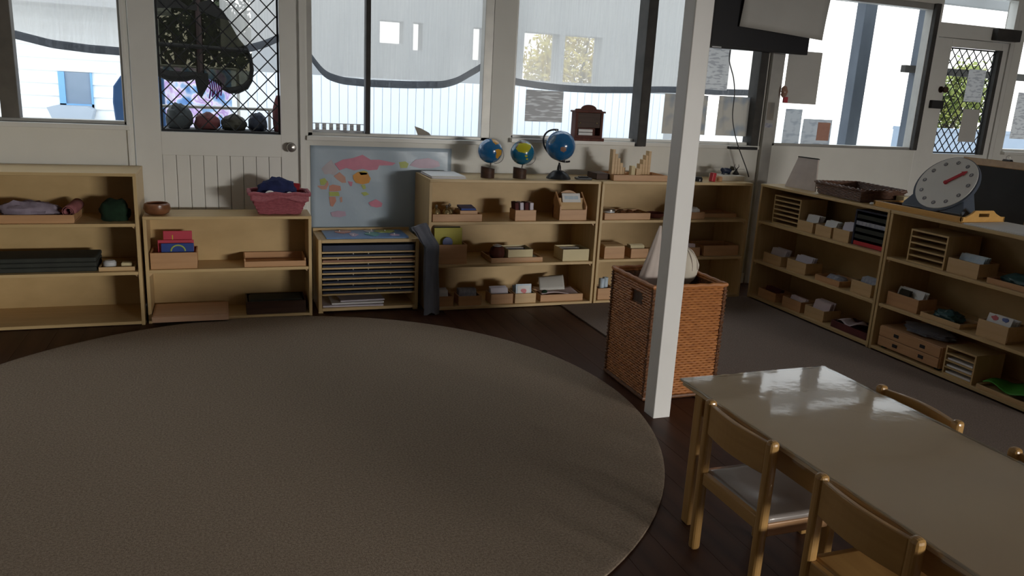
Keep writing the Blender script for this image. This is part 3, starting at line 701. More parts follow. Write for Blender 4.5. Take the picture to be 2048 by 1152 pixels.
# --- left tall shelf
Z2 = 0.6235
box_open('wooden_tray', 'long orange beech tray on the top tier of the left shelf', 'tray', (-1.50, 5.05, Z2), 0.67, 0.27, 0.048, M['beech'], group='wooden trays')
tag(MB().blob((0, 0, 0), (0.155, 0.085, 0.062), 2, 0.35, 26, 14).build('folded_cloth', M['lilacfab'], None, loc=(-1.07, 5.17, Z2+0.010), smooth=True), 'crumpled lilac cloth lying in the left shelf tray', 'cloth', 'cloths in the left tray')
rolled('rolled_cloth', 'rolled dusty pink cloth at the right end of the left tray', 'cloth', (-0.868, 5.10, Z2+0.056), (-0.842, 5.28, Z2+0.080), 0.036, M['pinkfab'], 'cloths in the left tray')
rolled('rolled_cloth', 'dark rolled cloth at the far left of the top tier tray', 'cloth', (-1.38, 5.14, Z2+0.055), (-1.29, 5.27, Z2+0.090), 0.032, M['bundleolive'], 'cloths in the left tray')
tag(MB().blob((0, 0, 0), (0.086, 0.080, 0.078), 5, 0.26, 26, 14, freq=2.2).build('felt_bundle', M['darkgreen'], None, loc=(-0.628, 5.16, Z2), smooth=True), 'dark green felt bundle in the right corner of the top tier', 'bundle')
sl = thing('felt_mat', 'long dark slate-coloured mat folded flat on the middle tier of the left shelf', 'mat', (-1.50, 5.06, 0.334))
for i in range(3): MB().box(0, 0, 0, 0.765, 0.24, 0.027).build('fold', M['slate'], sl, loc=(0, 0.003*i, i*0.0275), bevel=0.008)
box_open('wooden_tray', 'small beech tray beside the dark folded mat', 'tray', (-0.725, 5.055, 0.334), 0.195, 0.16, 0.024, M['pale'], group='wooden trays')
tag(MB().lathe([(0.001, 0), (0.030, 0), (0.036, 0.012), (0.036, 0.034), (0.026, 0.044), (0.001, 0.046)], 20).build('white_pot', M['tin'], None, loc=(-0.672, 5.12, 0.343), smooth=True), 'white round pot in the small tray beside the mat', 'pot')
tag(MB().box(0, 0, 0, 0.06, 0.05, 0.030).build('sponge', M['cream'], None, loc=(-0.61, 5.10, 0.343), bevel=0.008), 'pale yellow block in the small tray beside the mat', 'block')

# --- low shelf by the door
b = MB().lathe([(0.001, 0.0), (0.045, 0.0), (0.066, 0.012), (0.076, 0.035), (0.072, 0.062), (0.062, 0.070), (0.058, 0.066), (0.064, 0.036), (0.040, 0.014), (0.001, 0.012)], 32)
tag(b.build('wooden_bowl', M['bowl'], None, loc=(-0.395, 5.125, 0.6625), smooth=True), 'round brown wooden bowl on the low shelf beside the tall shelf', 'bowl')
pb = thing('woven_basket', 'pink woven basket on top of the low shelf by the door', 'basket', (0.312, 5.17, 0.6655))
def loop(w, d, z, n=10):
    pts = []
    cs = [(-w/2, -d/2), (w/2, -d/2), (w/2, d/2), (-w/2, d/2)]
    for i in range(4):
        a, c = cs[i], cs[(i+1) % 4]
        for k in range(n): u = k/n; pts.append((a[0]+(c[0]-a[0])*u, a[1]+(c[1]-a[1])*u, z))
    return pts
wv = MB()
for i in range(11):
    u = i/10; pts = loop(0.245+0.10*u, 0.15+0.055*u, 0.007+0.118*u, 12)
    pts = [(x*(1+0.016*(1 if (k+i) % 2 else -1)), y*(1+0.03*(1 if (k+i) % 2 else -1)), z+0.002*math.sin(k*1.7+i)) for k, (x, y, z) in enumerate(pts)]
    wv.tube(pts, 0.0075, 6, True)
wv.build('woven_side', M['pinkwick'], pb, smooth=True)
box('basket_floor', M['pinkwick'], pb, -0.118, -0.07, 0.0, 0.118, 0.07, 0.010)
rim = MB().tube([(x*1.02, y*1.02, z+0.004*math.sin(k*1.3)) for k, (x, y, z) in enumerate(loop(0.355, 0.212, 0.130, 14))], 0.0115, 8, True)
rim.build('rim', M['pinkwick'], pb, smooth=True)
fl = MB().grid(24, 4, lambda u, v: (-0.175+0.35*u, -0.108-0.012*v, 0.134-0.040*v-0.014*math.sin(u*9)*v))
fl.build('front_flap', M['pinkwick'], pb, smooth=True, solid=0.004)
tag(MB().blob((0, 0, 0), (0.118, 0.064, 0.098), 11, 0.22, 26, 14).build('folded_fabric', M['bluefab'], None, loc=(0.300, 5.165, 0.730), smooth=True), 'navy blue fabric heaped in the pink basket', 'fabric', 'fabrics in the pink basket')
tag(MB().obox((0, 0, 0), (0.20, 0.016, 0.13), (0.15, 0.10, 0.06)).build('folded_fabric', M['redfab'], None, loc=(0.345, 5.243, 0.787), bevel=0.006), 'red fabric standing behind the navy in the pink basket', 'fabric', 'fabrics in the pink basket')
for i, (x, lb) in enumerate(((0.255, 'white curled strap on navy fabric, left in the pink basket'), (0.372, 'small white curled strap, right in the pink basket'))):
    pts = [(0.024*math.cos(a)*(1-0.35*i), 0, 0.020*math.sin(a)*(1-0.35*i)) for a in [PI*1.1*k/10 for k in range(11)]]
    tag(MB().tube(pts, 0.006-0.001*i, 8).build('white_strap', M['white'], None, loc=(x, 5.078, 0.793), rot=(0.3, 0, 0), smooth=True), lb, 'strap', 'straps in the pink basket')
box_open('wooden_box', 'beech box of red and blue folders on the low shelf middle tier', 'box', (-0.445, 5.065, 0.336), 0.262, 0.20, 0.100, M['beech'])
for i, (x, y, w_, h_, mk, lb) in enumerate(((-0.375, 5.16, 0.165, 0.205, 'redfold', 'tallest red folder in the beech box on the low shelf'),
                                     (-0.405, 5.13, 0.205, 0.155, 'redfold', 'wide red folder in the middle of the beech box'),
                                     (-0.385, 5.10, 0.185, 0.140, 'blue', 'blue folder with green arc at the front of the beech box'))):
    f_ = thing('folder', lb, 'folder', (x, y, 0.345), 0, 'folders in the beech box')
    MB().box(0, 0, 0, w_, 0.012, h_).build('cover', M[mk], f_, rot=(-0.12, 0, 0), bevel=0.002)
    if i == 2:
        MB().tube([(0.095+0.04*math.cos(a), -0.001, 0.092+0.036*math.sin(a)) for a in [PI*k/12 for k in range(13)]], 0.005, 6).build('green_arc', M['mgreen'], f_, rot=(-0.12, 0, 0))
    if i == 0:
        MB().box(0.05, -0.002, 0.13, 0.056, 0.0, 0.18).build('yellow_mark', M['myellow'], f_, rot=(-0.12, 0, 0))
box_open('wooden_tray', 'wide beech tray on the middle tier of the low shelf', 'tray', (0.09, 5.06, 0.336), 0.375, 0.22, 0.052, M['beech'], group='wooden trays', front=0.035)
tag(MB().box(0, 0, 0, 0.435, 0.30, 0.036).box(0.01, 0.01, 0.036, 0.425, 0.29, 0.040).build('wooden_board', M['pinkwood'], None, loc=(-0.448, 4.965, 0.0275), bevel=0.003), 'large flat beech board jutting from the low shelf bottom tier', 'board')
box_open('dark_tray', 'dark brown deep tray on the bottom tier of the low shelf', 'tray', (0.095, 5.055, 0.0275), 0.365, 0.22, 0.082, M['darkwood'])
tag(MB().box(0, 0, 0, 0.335, 0.17, 0.045).build('dark_cloth', M['slate'], None, loc=(0.11, 5.08, 0.070), bevel=0.015), 'dark folded cloth lying in the dark brown tray', 'cloth')

# --- puzzle map cabinet
cb = thing('map_cabinet', 'small slotted cabinet of puzzle maps between two shelves', 'cabinet', (0.545, 5.085, 0.0))
CW, CD, CH = 0.665, 0.34, 0.498
box('side_panel', M['plyy'], cb, 0, 0, 0.012, 0.022, CD, CH, 0.003)
box('side_panel', M['plyy'], cb, CW-0.022, 0, 0.012, CW, CD, CH, 0.003)
box('top_panel', M['ply'], cb, 0.022, 0, CH-0.022, CW-0.022, CD, CH-0.002, 0.002)
MB().box(0, CD-0.018, CH, CW, CD, CH+0.020).build('top_ledge', M['ply'], cb, bevel=0.002)
box('bottom_panel', M['ply'], cb, 0.022, 0, 0.018, CW-0.022, CD-0.01, 0.038, 0.002)
box('back_panel', M['plyb'], cb, 0.022, CD-0.01, 0.038, CW-0.022, CD, CH-0.022)
for x in (0.0, CW-0.03):
    for y in (0.01, CD-0.04): box('foot', M['plyy'], cb, x, y, 0.0, x+0.03, y+0.03, 0.014)
slots = [0.122+i*0.0355 for i in range(9)]
for z in slots: box('slot_shelf', M['ply'], cb, 0.024, 0.006, z, CW-0.024, CD-0.012, z+0.011, 0.001)
names = ['lowest', 'second lowest', 'third lowest', 'fourth', 'fifth', 'third highest', 'second highest', 'highest']
for i in range(8):
    pm = thing('puzzle_map', '%s dark-edged puzzle map board in the slotted cabinet' % names[i], 'puzzle', (0.575, 5.10, slots[i]+0.0115), 0, 'puzzle maps in the cabinet')
    MB().box(0, 0, 0, 0.605, 0.30, 0.012).build('map_board', M['navy'] if i != 6 else M['lbrown'], pm, bevel=0.001)
    for x in random.Random(i).sample([0.1, 0.2, 0.3, 0.36, 0.45, 0.52], 2):
        MB().lathe([(0.001, 0), (0.004, 0.001), (0.0025, 0.006), (0.0001, 0.008)], 8).build('knob', M['white'], pm, loc=(x, 0.02, 0.012), smooth=True)
pm = thing('puzzle_map', 'taller navy puzzle map board in the topmost slot', 'puzzle', (0.575, 5.10, slots[8]+0.0115), 0, 'puzzle maps in the cabinet')
MB().box(0, 0, 0, 0.605, 0.30, 0.040).build('map_board', M['navy'], pm, bevel=0.001)
def land(parent, z, polys, th=0.004):
    for poly, mk in polys: MB().prism(poly, z, z+th, 'z').build('landmass', M[mk], parent, bevel=0.0008)
pm = thing('puzzle_map', 'blue puzzle world map lying on top of the cabinet', 'puzzle', (0.60, 5.115, CH-0.0015), 0, 'puzzle maps in the cabinet')
MB().box(0, 0, 0, 0.545, 0.27, 0.010).build('map_board', M['mblue'], pm, bevel=0.002)
def ring(cx, cy, rx, ry, seed):
    rnd = random.Random(seed); return [(cx+rx*math.cos(a)*rnd.uniform(0.7, 1.15), cy+ry*math.sin(a)*rnd.uniform(0.7, 1.15)) for a in [2*PI*k/11 for k in range(11)]]
land(pm, 0.010, [(ring(0.14, 0.20, 0.06, 0.05, 1), 'mred'), (ring(0.19, 0.09, 0.03, 0.06, 2), 'mlilac'), (ring(0.32, 0.11, 0.05, 0.07, 3), 'mteal'), (ring(0.31, 0.21, 0.04, 0.035, 4), 'mpale'), (ring(0.42, 0.20, 0.07, 0.05, 5), 'mgreen'), (ring(0.46, 0.07, 0.035, 0.03, 6), 'mlilac')])
for x, y in ((0.11, 0.2), (0.3, 0.12), (0.33, 0.22), (0.42, 0.2), (0.18, 0.05), (0.46, 0.07)):
    MB().lathe([(0.001, 0.014), (0.0045, 0.015), (0.003, 0.022), (0.0001, 0.024)], 8).build('knob', M['white'], pm, loc=(x, y, 0), smooth=True)
for i in range(3):
    tag(MB().box(0, 0, 0, 0.40-0.05*i, 0.24-0.03*i, 0.010).build('paper_sheets', [M['lilac'], M['white'], M['lilac']][i], None, loc=(0.575+0.06*i, 5.11+0.02*i, 0.0385+i*0.0105), rot=(0, 0, 0.04*(i-1)), bevel=0.001),
        ['lowest lilac paper stack in the bottom of the map cabinet', 'white paper stack in the bottom of the map cabinet', 'topmost lilac paper stack in the bottom of the map cabinet'][i], 'paper', 'papers in the map cabinet')
# grey cloth draped in the gap beside the cabinet
def cloth_fn(u, v):
    # u around, v downward
    topc = Vector((1.190, 5.03, 0.60)); midc = Vector((1.262, 4.960, 0.47)); botc = Vector((1.270, 4.952, 0.010))
    if v < 0.25: c = topc.lerp(midc, v/0.25); w_ = 0.045+(0.050-0.045)*v/0.25; d_ = 0.016
    else: q = (v-0.25)/0.75; c = midc.lerp(botc, q); w_ = 0.046; d_ = 0.018+0.008*q
    a = 2*PI*u
    fold = 1+0.20*math.sin(a*5+v*2)+0.08*math.sin(a*9-v*5)
    return (c.x+w_*math.cos(a)*fold-1.25, c.y+d_*math.sin(a)*fold-5.0, c.z+(0.015*math.cos(a) if v < 0.05 else 0)+(0.010*math.sin(a*3) if v > 0.97 else 0))
bb = MB().grid(48, 24, cloth_fn)
bb.add([cloth_fn(i/48, 0) for i in range(48)], [tuple(range(48))])
tag(bb.build('draped_cloth', M['greycloth'], None, loc=(1.25, 5.0, 0), smooth=True), 'grey-blue velvety cloth hanging in the gap beside the map cabinet', 'cloth')

# --- world map poster
mp_ = thing('world_map_poster', 'glossy world map poster taped to the wall under the window', 'poster', (0.54, YW-0.0015, 0.45))
MB().grid(30, 20, lambda u, v: (0.98*u, -0.0015-0.0025*math.sin(u*11+v*5)**2, 0.62*v)).build('sheet', M['mapsea'], mp_, smooth=True, solid=0.001)
mapp = [('mpink', [(0.699,0.950),(0.754,0.979),(0.821,0.991),(0.888,1.015),(0.945,0.982),(1.002,0.984),(1.118,0.963),(1.095,0.946),(1.003,0.944),(0.991,0.915),(0.934,0.909),(0.889,0.919),(0.833,0.907),(0.777,0.923),(0.732,0.906)]),
 ('mpale', [(0.611,0.915),(0.644,0.949),(0.677,0.977),(0.697,0.944),(0.722,0.905),(0.699,0.871),(0.666,0.882),(0.633,0.876)]),
 ('msalmon', [(0.693,0.866),(0.732,0.894),(0.771,0.861),(0.777,0.822),(0.749,0.821),(0.715,0.844)]),
 ('morange', [(0.822,0.873),(0.855,0.896),(0.923,0.892),(0.946,0.852),(0.935,0.823),(0.890,0.811),(0.844,0.822),(0.827,0.845)]),
 ('myellow', [(0.861,0.898),(0.900,0.906),(0.925,0.896),(0.918,0.880),(0.878,0.876)]),
 ('mgreen', [(0.878,0.808),(0.907,0.809),(0.913,0.783),(0.895,0.777)]), ('mpink', [(0.788,0.833),(0.822,0.828),(0.816,0.799),(0.805,0.799)]),
 ('msalmon', [(0.589,0.800),(0.611,0.800),(0.633,0.800),(0.652,0.835),(0.660,0.809),(0.643,0.775),(0.610,0.775),(0.583,0.797)]),
 ('mgreen', [(0.600,0.842),(0.633,0.852),(0.649,0.830),(0.630,0.804),(0.605,0.805)]),
 ('mred', [(0.663,0.800),(0.688,0.809),(0.738,0.799),(0.743,0.768),(0.715,0.762),(0.663,0.762)]),
 ('mgreen', [(0.660,0.758),(0.726,0.759),(0.732,0.730),(0.704,0.729),(0.665,0.729)]), ('mred', [(0.660,0.724),(0.704,0.725),(0.710,0.696),(0.687,0.656),(0.670,0.662)]),
 ('msalmon', [(0.732,0.719),(0.749,0.725),(0.752,0.691),(0.740,0.685)]), ('mpink', [(0.930,0.685),(0.959,0.697),(0.982,0.709),(1.005,0.697),(1.029,0.680),(1.023,0.656),(0.988,0.650),(0.948,0.660)]),
 ('mlilac', [(0.670,0.616),(0.721,0.628),(0.771,0.622),(0.777,0.593),(0.732,0.582),(0.681,0.588)]), ('mgreen', [(0.879,0.754),(0.913,0.760),(0.936,0.743),(0.901,0.731)]),
 ('mgreen', [(1.141,0.969),(1.187,0.976),(1.211,0.959),(1.200,0.930),(1.153,0.929)]), ('mlilac', [(1.217,0.948),(1.258,0.989),(1.352,1.002),(1.425,0.980),(1.438,0.946),(1.378,0.930),(1.283,0.930)])]
for mk, poly in mapp:
    MB().prism([(x-0.54, z-0.45) for x, z in poly], -0.0062, -0.0052, 'y').build('printed_land', M[mk], mp_)

# --- globe shelf, top
def papers(label, loc, w, d, n, rz=0.0, mats=('white',), group=None):
    r = thing('paper_stack', label, 'papers', loc, rz, group); rnd = random.Random(label)
    for i in range(n): MB().box(0, 0, 0, w, d, 0.0035).build('sheet', M[mats[i % len(mats)]], r, loc=(rnd.uniform(-.006, .006), rnd.uniform(-.006, .006), i*0.0036), rot=(0, 0, rnd.uniform(-.03, .03)))
    return r
papers('loose stack of white papers at the left end of the globe shelf', (1.275, 5.055, 0.9055), 0.235, 0.30, 5, 0, ('white', 'lilac', 'white', 'paper', 'white'))
VIEW = Vector((-0.33, -0.93, 0.08)).normalized()
def globe(label, c, r, sea, patches, kind, tilt=0.35):
    base_z = 0.9055
    g = thing('desk_globe', label, 'globe', (c[0], c[1], base_z), 0, 'globes on the shelf')
    cz = c[2]-base_z
    b = MB().lathe([(r*math.sin(PI*k/24)+1e-4*(k in (0, 24)), -r*math.cos(PI*k/24)) for k in range(25)], 40, (0, 0, cz))
    ball = b.build('ball', M[sea], g, smooth=True)
    d0 = (Vector((0, 0, 1.5))-Vector(c)).normalized()
    ex = Vector((0, 0, 1)).cross(d0).normalized(); ey = d0.cross(ex)
    for mk, poly in patches:
        q = MB(); st = 0.035
        def inside(x, y):
            c_ = False; k = len(poly)
            for i in range(k):
                (xa, ya), (xb, yb) = poly[i], poly[i-1]
                if (ya > y) != (yb > y) and x < (xb-xa)*(y-ya)/(yb-ya)+xa: c_ = not c_
            return c_
        def S_(x, y):
            rr = x*x+y*y; rr = min(rr, 0.995)
            return (d0*math.sqrt(1-rr)+ex*x+ey*y)*(r*1.006)+Vector((0, 0, cz))
        n = int(2/st)
        for i in range(n):
            for j in range(n):
                x, y = -1+i*st, -1+j*st
                if inside(x+st/2, y+st/2) and (abs(x)+st)**2+(abs(y)+st)**2 < 0.99:
                    q.add([S_(x, y), S_(x+st, y), S_(x+st, y+st), S_(x, y+st)], [(0, 1, 2, 3)])
        if q.v: q.build('landmass', M[mk], ball, smooth=True)
    ax = (ex*math.sin(tilt)*(-1)+Vector((0, 0, 1))*math.cos(tilt)).normalized()
    if kind == 'log':
        w_ = 0.047
        q = MB(); n = 24
        for zf in (0, 1):
            pass
        vs = [(w_*math.cos(2*PI*k/n), w_*math.sin(2*PI*k/n), 0) for k in range(n)]+[(w_*math.cos(2*PI*k/n), w_*math.sin(2*PI*k/n), 0.070-0.16*w_*math.cos(2*PI*k/n)) for k in range(n)]
        q.add(vs, [tuple(range(n-1, -1, -1)), tuple(range(n, 2*n))]+[(k, (k+1) % n, n+(k+1) % n, n+k) for k in range(n)])
        q.build('base', M['darkwood'], g, loc=(-0.012, 0, 0), bevel=0.002, smooth=True)
        MB().tube([(0.0, 0, 0.066), (0.008, 0, cz-r+0.004)], 0.005, 8).build('stem', M['steel'], g)
        # thin metal meridian on the right
        pts = [Vector((0, 0, cz))+(ax*math.cos(a)+ex*math.sin(a))*(r+0.006) for a in [PI*k/20 for k in range(21)]]
        MB().tube(pts, 0.0022, 6).build('meridian', M['steel'], g, smooth=True)
    else:
        MB().lathe([(0.001, 0), (0.088, 0), (0.086, 0.008), (0.07, 0.030), (0.045, 0.052), (0.016, 0.060), (0.013, 0.085), (0.008, 0.10), (0.001, 0.10)], 32, (0.0, 0, 0)).build('base', M['black'], g, smooth=True)
        pts = [Vector((0, 0, cz))+(ax*math.cos(a)-ex*math.sin(a))*(r+0.012) for a in [PI*(k-1)/20 for k in range(0, 24)]]
        MB().tube(pts, 0.0065, 8).build('meridian', M['black'], g, smooth=True)
        lp = Vector((0, 0, cz-(r+0.012)))
        MB().tube([(0, 0, 0.095), tuple(lp)], 0.007, 8).build('stem', M['black'], g)
        for s_ in (1, -1): MB().lathe([(0.001, -0.006), (0.008, -0.006), (0.008, 0.006), (0.001, 0.006)], 10).build('pivot', M['black'], g, loc=tuple(Vector((0, 0, cz))+ax*s_*(r+0.008)))
    return g
globe('small globe with orange land, leftmost of the three globes', (1.705, 5.15, 1.088), 0.083, 'sea',
      [('lorange', [(0.05, 0.98), (0.20, 0.70), (0.42, 0.52), (0.66, 0.60), (0.70, 0.80), (0.3, 0.99)]), ('lorange', [(0.40, 0.10), (0.62, 0.20), (0.92, 0.12), (0.94, -0.20), (0.60, -0.62), (0.46, -0.50), (0.50, -0.15)])], 'log')
globe('small globe showing a large yellow landmass, middle of the three globes', (1.940, 5.15, 1.082), 0.083, 'seateal',
      [('lyellow', [(-0.55, 0.30), (-0.35, 0.72), (0.20, 0.80), (0.72, 0.72), (0.66, 0.38), (0.45, 0.05), (0.25, -0.05), (0.10, -0.02), (-0.10, 0.02), (-0.35, 0.06)]),
       ('ldark', [(-0.60, 0.35), (-0.5, 0.75), (-0.15, 0.93), (0.35, 0.90), (0.20, 0.80), (-0.32, 0.70), (-0.50, 0.34)]),
       ('lyellow', [(0.22, -0.20), (0.42, -0.18), (0.45, -0.34), (0.25, -0.32)]), ('lyellow', [(0.32, -0.45), (0.50, -0.46), (0.46, -0.58), (0.34, -0.56)])], 'log')
globe('large blue globe on a black stand, rightmost of the three globes', (2.228, 5.16, 1.135), 0.105, 'sea',
      [('lbrown', [(0.0, -0.12), (0.16, -0.04), (0.36, -0.10), (0.40, -0.30), (0.22, -0.40), (0.02, -0.32)]), ('lgrey', [(-0.85, 0.2), (-0.55, 0.62), (-0.30, 0.66), (-0.38, 0.30), (-0.55, 0.10)])], 'stand')
tag(MB().box(0, 0, 0, 0.115, 0.07, 0.014).box(0.02, 0.01, 0.014, 0.09, 0.055, 0.022).build('black_case', M['black'], None, loc=(2.345, 5.10, 0.9055), rot=(0, 0, -0.15), bevel=0.005), 'flat black case on the shelf beside the large globe', 'case')
# shelf 3 top tier
box_open('wooden_tray', 'beech tray of brass bells on the globe shelf top tier', 'tray', (1.285, 5.035, 0.6205), 0.345, 0.20, 0.050, M['beech'], group='wooden trays')
for i, (x, y) in enumerate(((1.325, 5.10), (1.395, 5.09), (1.430, 5.15))):
    bl = thing('brass_bell', ['round brass bell at the left of the beech tray', 'round brass bell in the middle of the beech tray', 'round brass bell farthest back in the beech tray'][i], 'bell', (x, y, 0.629), 0, 'brass bells in the beech tray')
    MB().lathe([(0.001, 0.0), (0.030, 0.0), (0.033, 0.012), (0.030, 0.045), (0.020, 0.066), (0.006, 0.074), (0.001, 0.074)], 20).build('body', M['brass'], bl, smooth=True)
    MB().lathe([(0.001, 0.072), (0.007, 0.076), (0.011, 0.086), (0.007, 0.096), (0.001, 0.098)], 12).build('knob', M['steel'], bl, smooth=True)
box_open('wooden_box', 'small beech box inside the tray of brass bells', 'box', (1.480, 5.06, 0.629), 0.125, 0.13, 0.062, M['beech'], group=WB)
tag(MB().box(0, 0, 0, 0.105, 0.11, 0.014).build('blue_book', M['blue'], None, loc=(1.49, 5.07, 0.691), rot=(0.10, 0, 0), bevel=0.002), 'small blue book lying on the box beside the bells', 'book')
box_open('wooden_box', 'small box of red and white booklets, middle of the top tier', 'box', (1.875, 5.05, 0.6205), 0.155, 0.12, 0.075, M['beech'], group=WB)
for i in range(4):
    bk = MB().box(0, 0, 0, 0.026, 0.085, 0.115).build('booklet', [M['bundlered'], M['lilac'], M['bundlered'], M['lilac']][i], None, loc=(1.886+i*0.034, 5.065, 0.6295), rot=(0, -0.10+0.03*i, 0), bevel=0.002)
    tag(bk, ['dark red booklet at the left in the small box', 'white booklet, second from left in the small box', 'dark red booklet, third from left in the small box', 'white booklet at the right in the small box'][i], 'booklet', 'booklets in the small box')
ab = thing('arched_holder', 'arch-backed beech card holder at the right of the top tier', 'holder', (2.215, 5.065, 0.6205))
arc = [(0.105+0.105*math.cos(PI*k/16), 0.095+0.105*math.sin(PI*k/16)) for k in range(17)]
MB().prism([(0.21, 0.0)]+arc+[(0, 0.0)], 0.115, 0.130, 'y').build('arched_back', M['beech'], ab, bevel=0.001)
MB().prism([(0.0, 0.0), (0.13, 0.0), (0.13, 0.13), (0.10, 0.19), (0.0, 0.10)], 0.0, 0.010, 'x').build('side', M['beech'], ab, loc=(0.0, 0.0, 0))
MB().prism([(0.0, 0.0), (0.13, 0.0), (0.13, 0.13), (0.10, 0.19), (0.0, 0.10)], 0.0, 0.010, 'x').build('side', M['beech'], ab, loc=(0.20, 0.0, 0))
box('front', M['beech'], ab, 0.010, 0.0, 0.0, 0.20, 0.012, 0.075, 0.001)
MB().box(0.010, 0, 0, 0.20, 0.010, 0.085).build('sloped_face', M['pale'], ab, loc=(0, 0.030, 0.072), rot=(-0.35, 0, 0))
ac = thing('picture_card', 'white card with a teal strip in the arched holder', 'card', (2.248, 5.098, 0.745))
MB().box(0, 0, 0, 0.14, 0.003, 0.066).build('card', M['white'], ac, rot=(-0.45, 0, 0))
MB().box(0.018, -0.001, 0.022, 0.122, 0, 0.046).build('teal_strip', M['bluecard'], ac, rot=(-0.45, 0, 0))
# shelf 3 middle tier
box_open('wooden_box', 'beech box holding a yellow card folder on the middle tier', 'box', (1.300, 5.045, 0.3255), 0.235, 0.16, 0.135, M['beech'], group=WB)
yf = thing('yellow_folder', 'yellow card folder with blue oval in the beech box', 'folder', (1.318, 5.085, 0.335))
MB().box(0, 0, 0, 0.195, 0.008, 0.232).build('cover', M['yellow'], yf, rot=(-0.1, 0, 0), bevel=0.001)
MB().box(0, 0.012, 0, 0.185, 0.016, 0.240).build('dark_edge', M['slate'], yf, rot=(-0.1, 0, 0))
MB().lathe([(0.001, 0), (0.036, 0), (0.034, 0.003), (0.001, 0.004)], 24).build('blue_oval', M['blue'], yf, loc=(0.085, -0.014, 0.138), rot=(PI/2-0.1, 0, 0))
bpy.context.view_layer.update()
box_open('wooden_tray', 'long low beech tray on the middle tier under the globes', 'tray', (1.715, 5.05, 0.3255), 0.385, 0.24, 0.034, M['beech'], group='wooden trays')
b = MB().lathe([(0.001, 0), (0.03, 0), (0.05, 0.02), (0.056, 0.05), (0.046, 0.082), (0.034, 0.092), (0.030, 0.088), (0.042, 0.05), (0.03, 0.02), (0.001, 0.015)], 24)
tag(b.build('brown_jar', M['redwood'], None, loc=(1.782, 5.13, 0.334), smooth=True), 'glossy dark brown jar at the left of the long tray', 'jar')
tag(MB().lathe([(0.001, 0), (0.030, 0.002), (0.033, 0.008), (0.012, 0.016), (0.001, 0.018)], 20).build('silver_lid', M['tin'], None, loc=(1.782, 5.13, 0.4265), smooth=True), 'silver lid on the dark brown jar', 'lid')
def cream_box(label, loc, w, d, h, inner):
    r = thing('cream_box', label, 'box', loc, 0, 'cream card boxes')
    b = MB().box(0, 0, 0, w, d, 0.004); t = 0.004
    b.box(0, 0, t, w, t, h).box(0, d-t, t, w, d, h).box(0, t, t, t, d-t, h).box(w-t, t, t, w, d-t, h)
    b.build('body', M['cream'], r)
    MB().box(t+.001, t+.001, t, w-t-.001, d-t-.001, h*0.72).build('blue_contents', inner, r, bevel=0.002)
    MB().box(0.02, d-0.06, h*0.72, w-0.03, d-0.02, h*0.9).build('white_slip', M['white'], r)
    return r
cream_box('cream card box of blue things in the long tray', (1.845, 5.07, 0.3345), 0.185, 0.17, 0.078, M['blue'])
tag(MB().box(0, 0, 0, 0.05, 0.14, 0.012).build('blue_card', M['bluecard'], None, loc=(2.038, 5.08, 0.336), rot=(0, 0, 0), bevel=0.001), 'blue card at the right end of the long tray', 'card')
cream_box('cream card box standing alone at the right of the middle tier', (2.258, 5.055, 0.3255), 0.205, 0.17, 0.084, M['navy'])
# shelf 3 bottom tier
ZB = 0.0275
rows = [(1.300, 0.150, 0.070, 'beech', 'beech card box at the left end of the bottom tier, by the cloth', M['white'], 0.105, 'white cards in the leftmost bottom-tier box'),
        (1.490, 0.165, 0.066, 'beech', 'beech card box of grey-blue cards on the bottom tier', M['greycard'], 0.105, 'grey-blue cards in the second bottom-tier box'),
        (1.725, 0.165, 0.072, 'beech', 'beech card box of lilac cards on the bottom tier', M['lilac'], 0.105, 'lilac cards in the third bottom-tier box'),
        (1.905, 0.160, 0.070, 'pale', 'pale card box with a red picture card on the bottom tier', M['bluecard'], 0.110, 'pale blue cards behind the red picture card')]
for x, w_, h_, mk, lb, cm, ch, cl in rows:
    box_open('wooden_box', lb, 'box', (x, 5.045, ZB), w_, 0.13, h_, M[mk], group=WB)
    cards(cl, (x+0.012, 5.075, ZB+0.009), w_-0.035, ch, 6, 0.009, cm, lean=0.35)
rc = thing('picture_card', 'white card with blue border and red picture on the bottom tier', 'card', (1.917, 5.060, ZB+0.009))
MB().box(0, 0, 0, 0.118, 0.003, 0.125).build('card', M['bluecard'], rc, rot=(-0.12, 0, 0))
MB().box(0.012, -0.0015, 0.05, 0.106, 0, 0.112).build('white_panel', M['white'], rc, rot=(-0.12, 0, 0))
MB().prism(ring(0.060, 0.076, 0.026, 0.019, 8), -0.003, -0.0015, 'y').build('red_picture', M['red'], rc, rot=(-0.12, 0, 0))
box_open('wooden_tray', 'orange beech tray of papers at the right of the bottom tier', 'tray', (2.105, 5.055, ZB), 0.335, 0.24, 0.050, M['beech'], group='wooden trays')
tag(MB().grid(16, 6, lambda u, v: (0.30*u, 0.19*v, 0.030+0.010*math.sin(u*5+v*2))).build('pink_sheet', M['pinkcard'], None, loc=(2.12, 5.07, ZB+0.022), solid=0.002, smooth=True), 'pinkish crinkled sheet lying in the orange tray', 'paper')
tag(MB().grid(16, 6, lambda u, v: (0.20*u+0.03*v, 0.12*v, 0.085*math.sin(v*1.4)*(0.85+0.15*u)+0.010)).build('curled_paper', M['paper'], None, loc=(2.135, 5.155, ZB+0.050), solid=0.002, smooth=True), 'curled white paper standing at the back of the orange tray', 'paper')
tag(MB().blob((0, 0, 0), (0.022, 0.016, 0.014), 4).build('green_piece', M['darkgreen'], None, loc=(2.145, 5.085, ZB+0.058), smooth=True), 'small green piece at the left of the orange tray', 'piece')

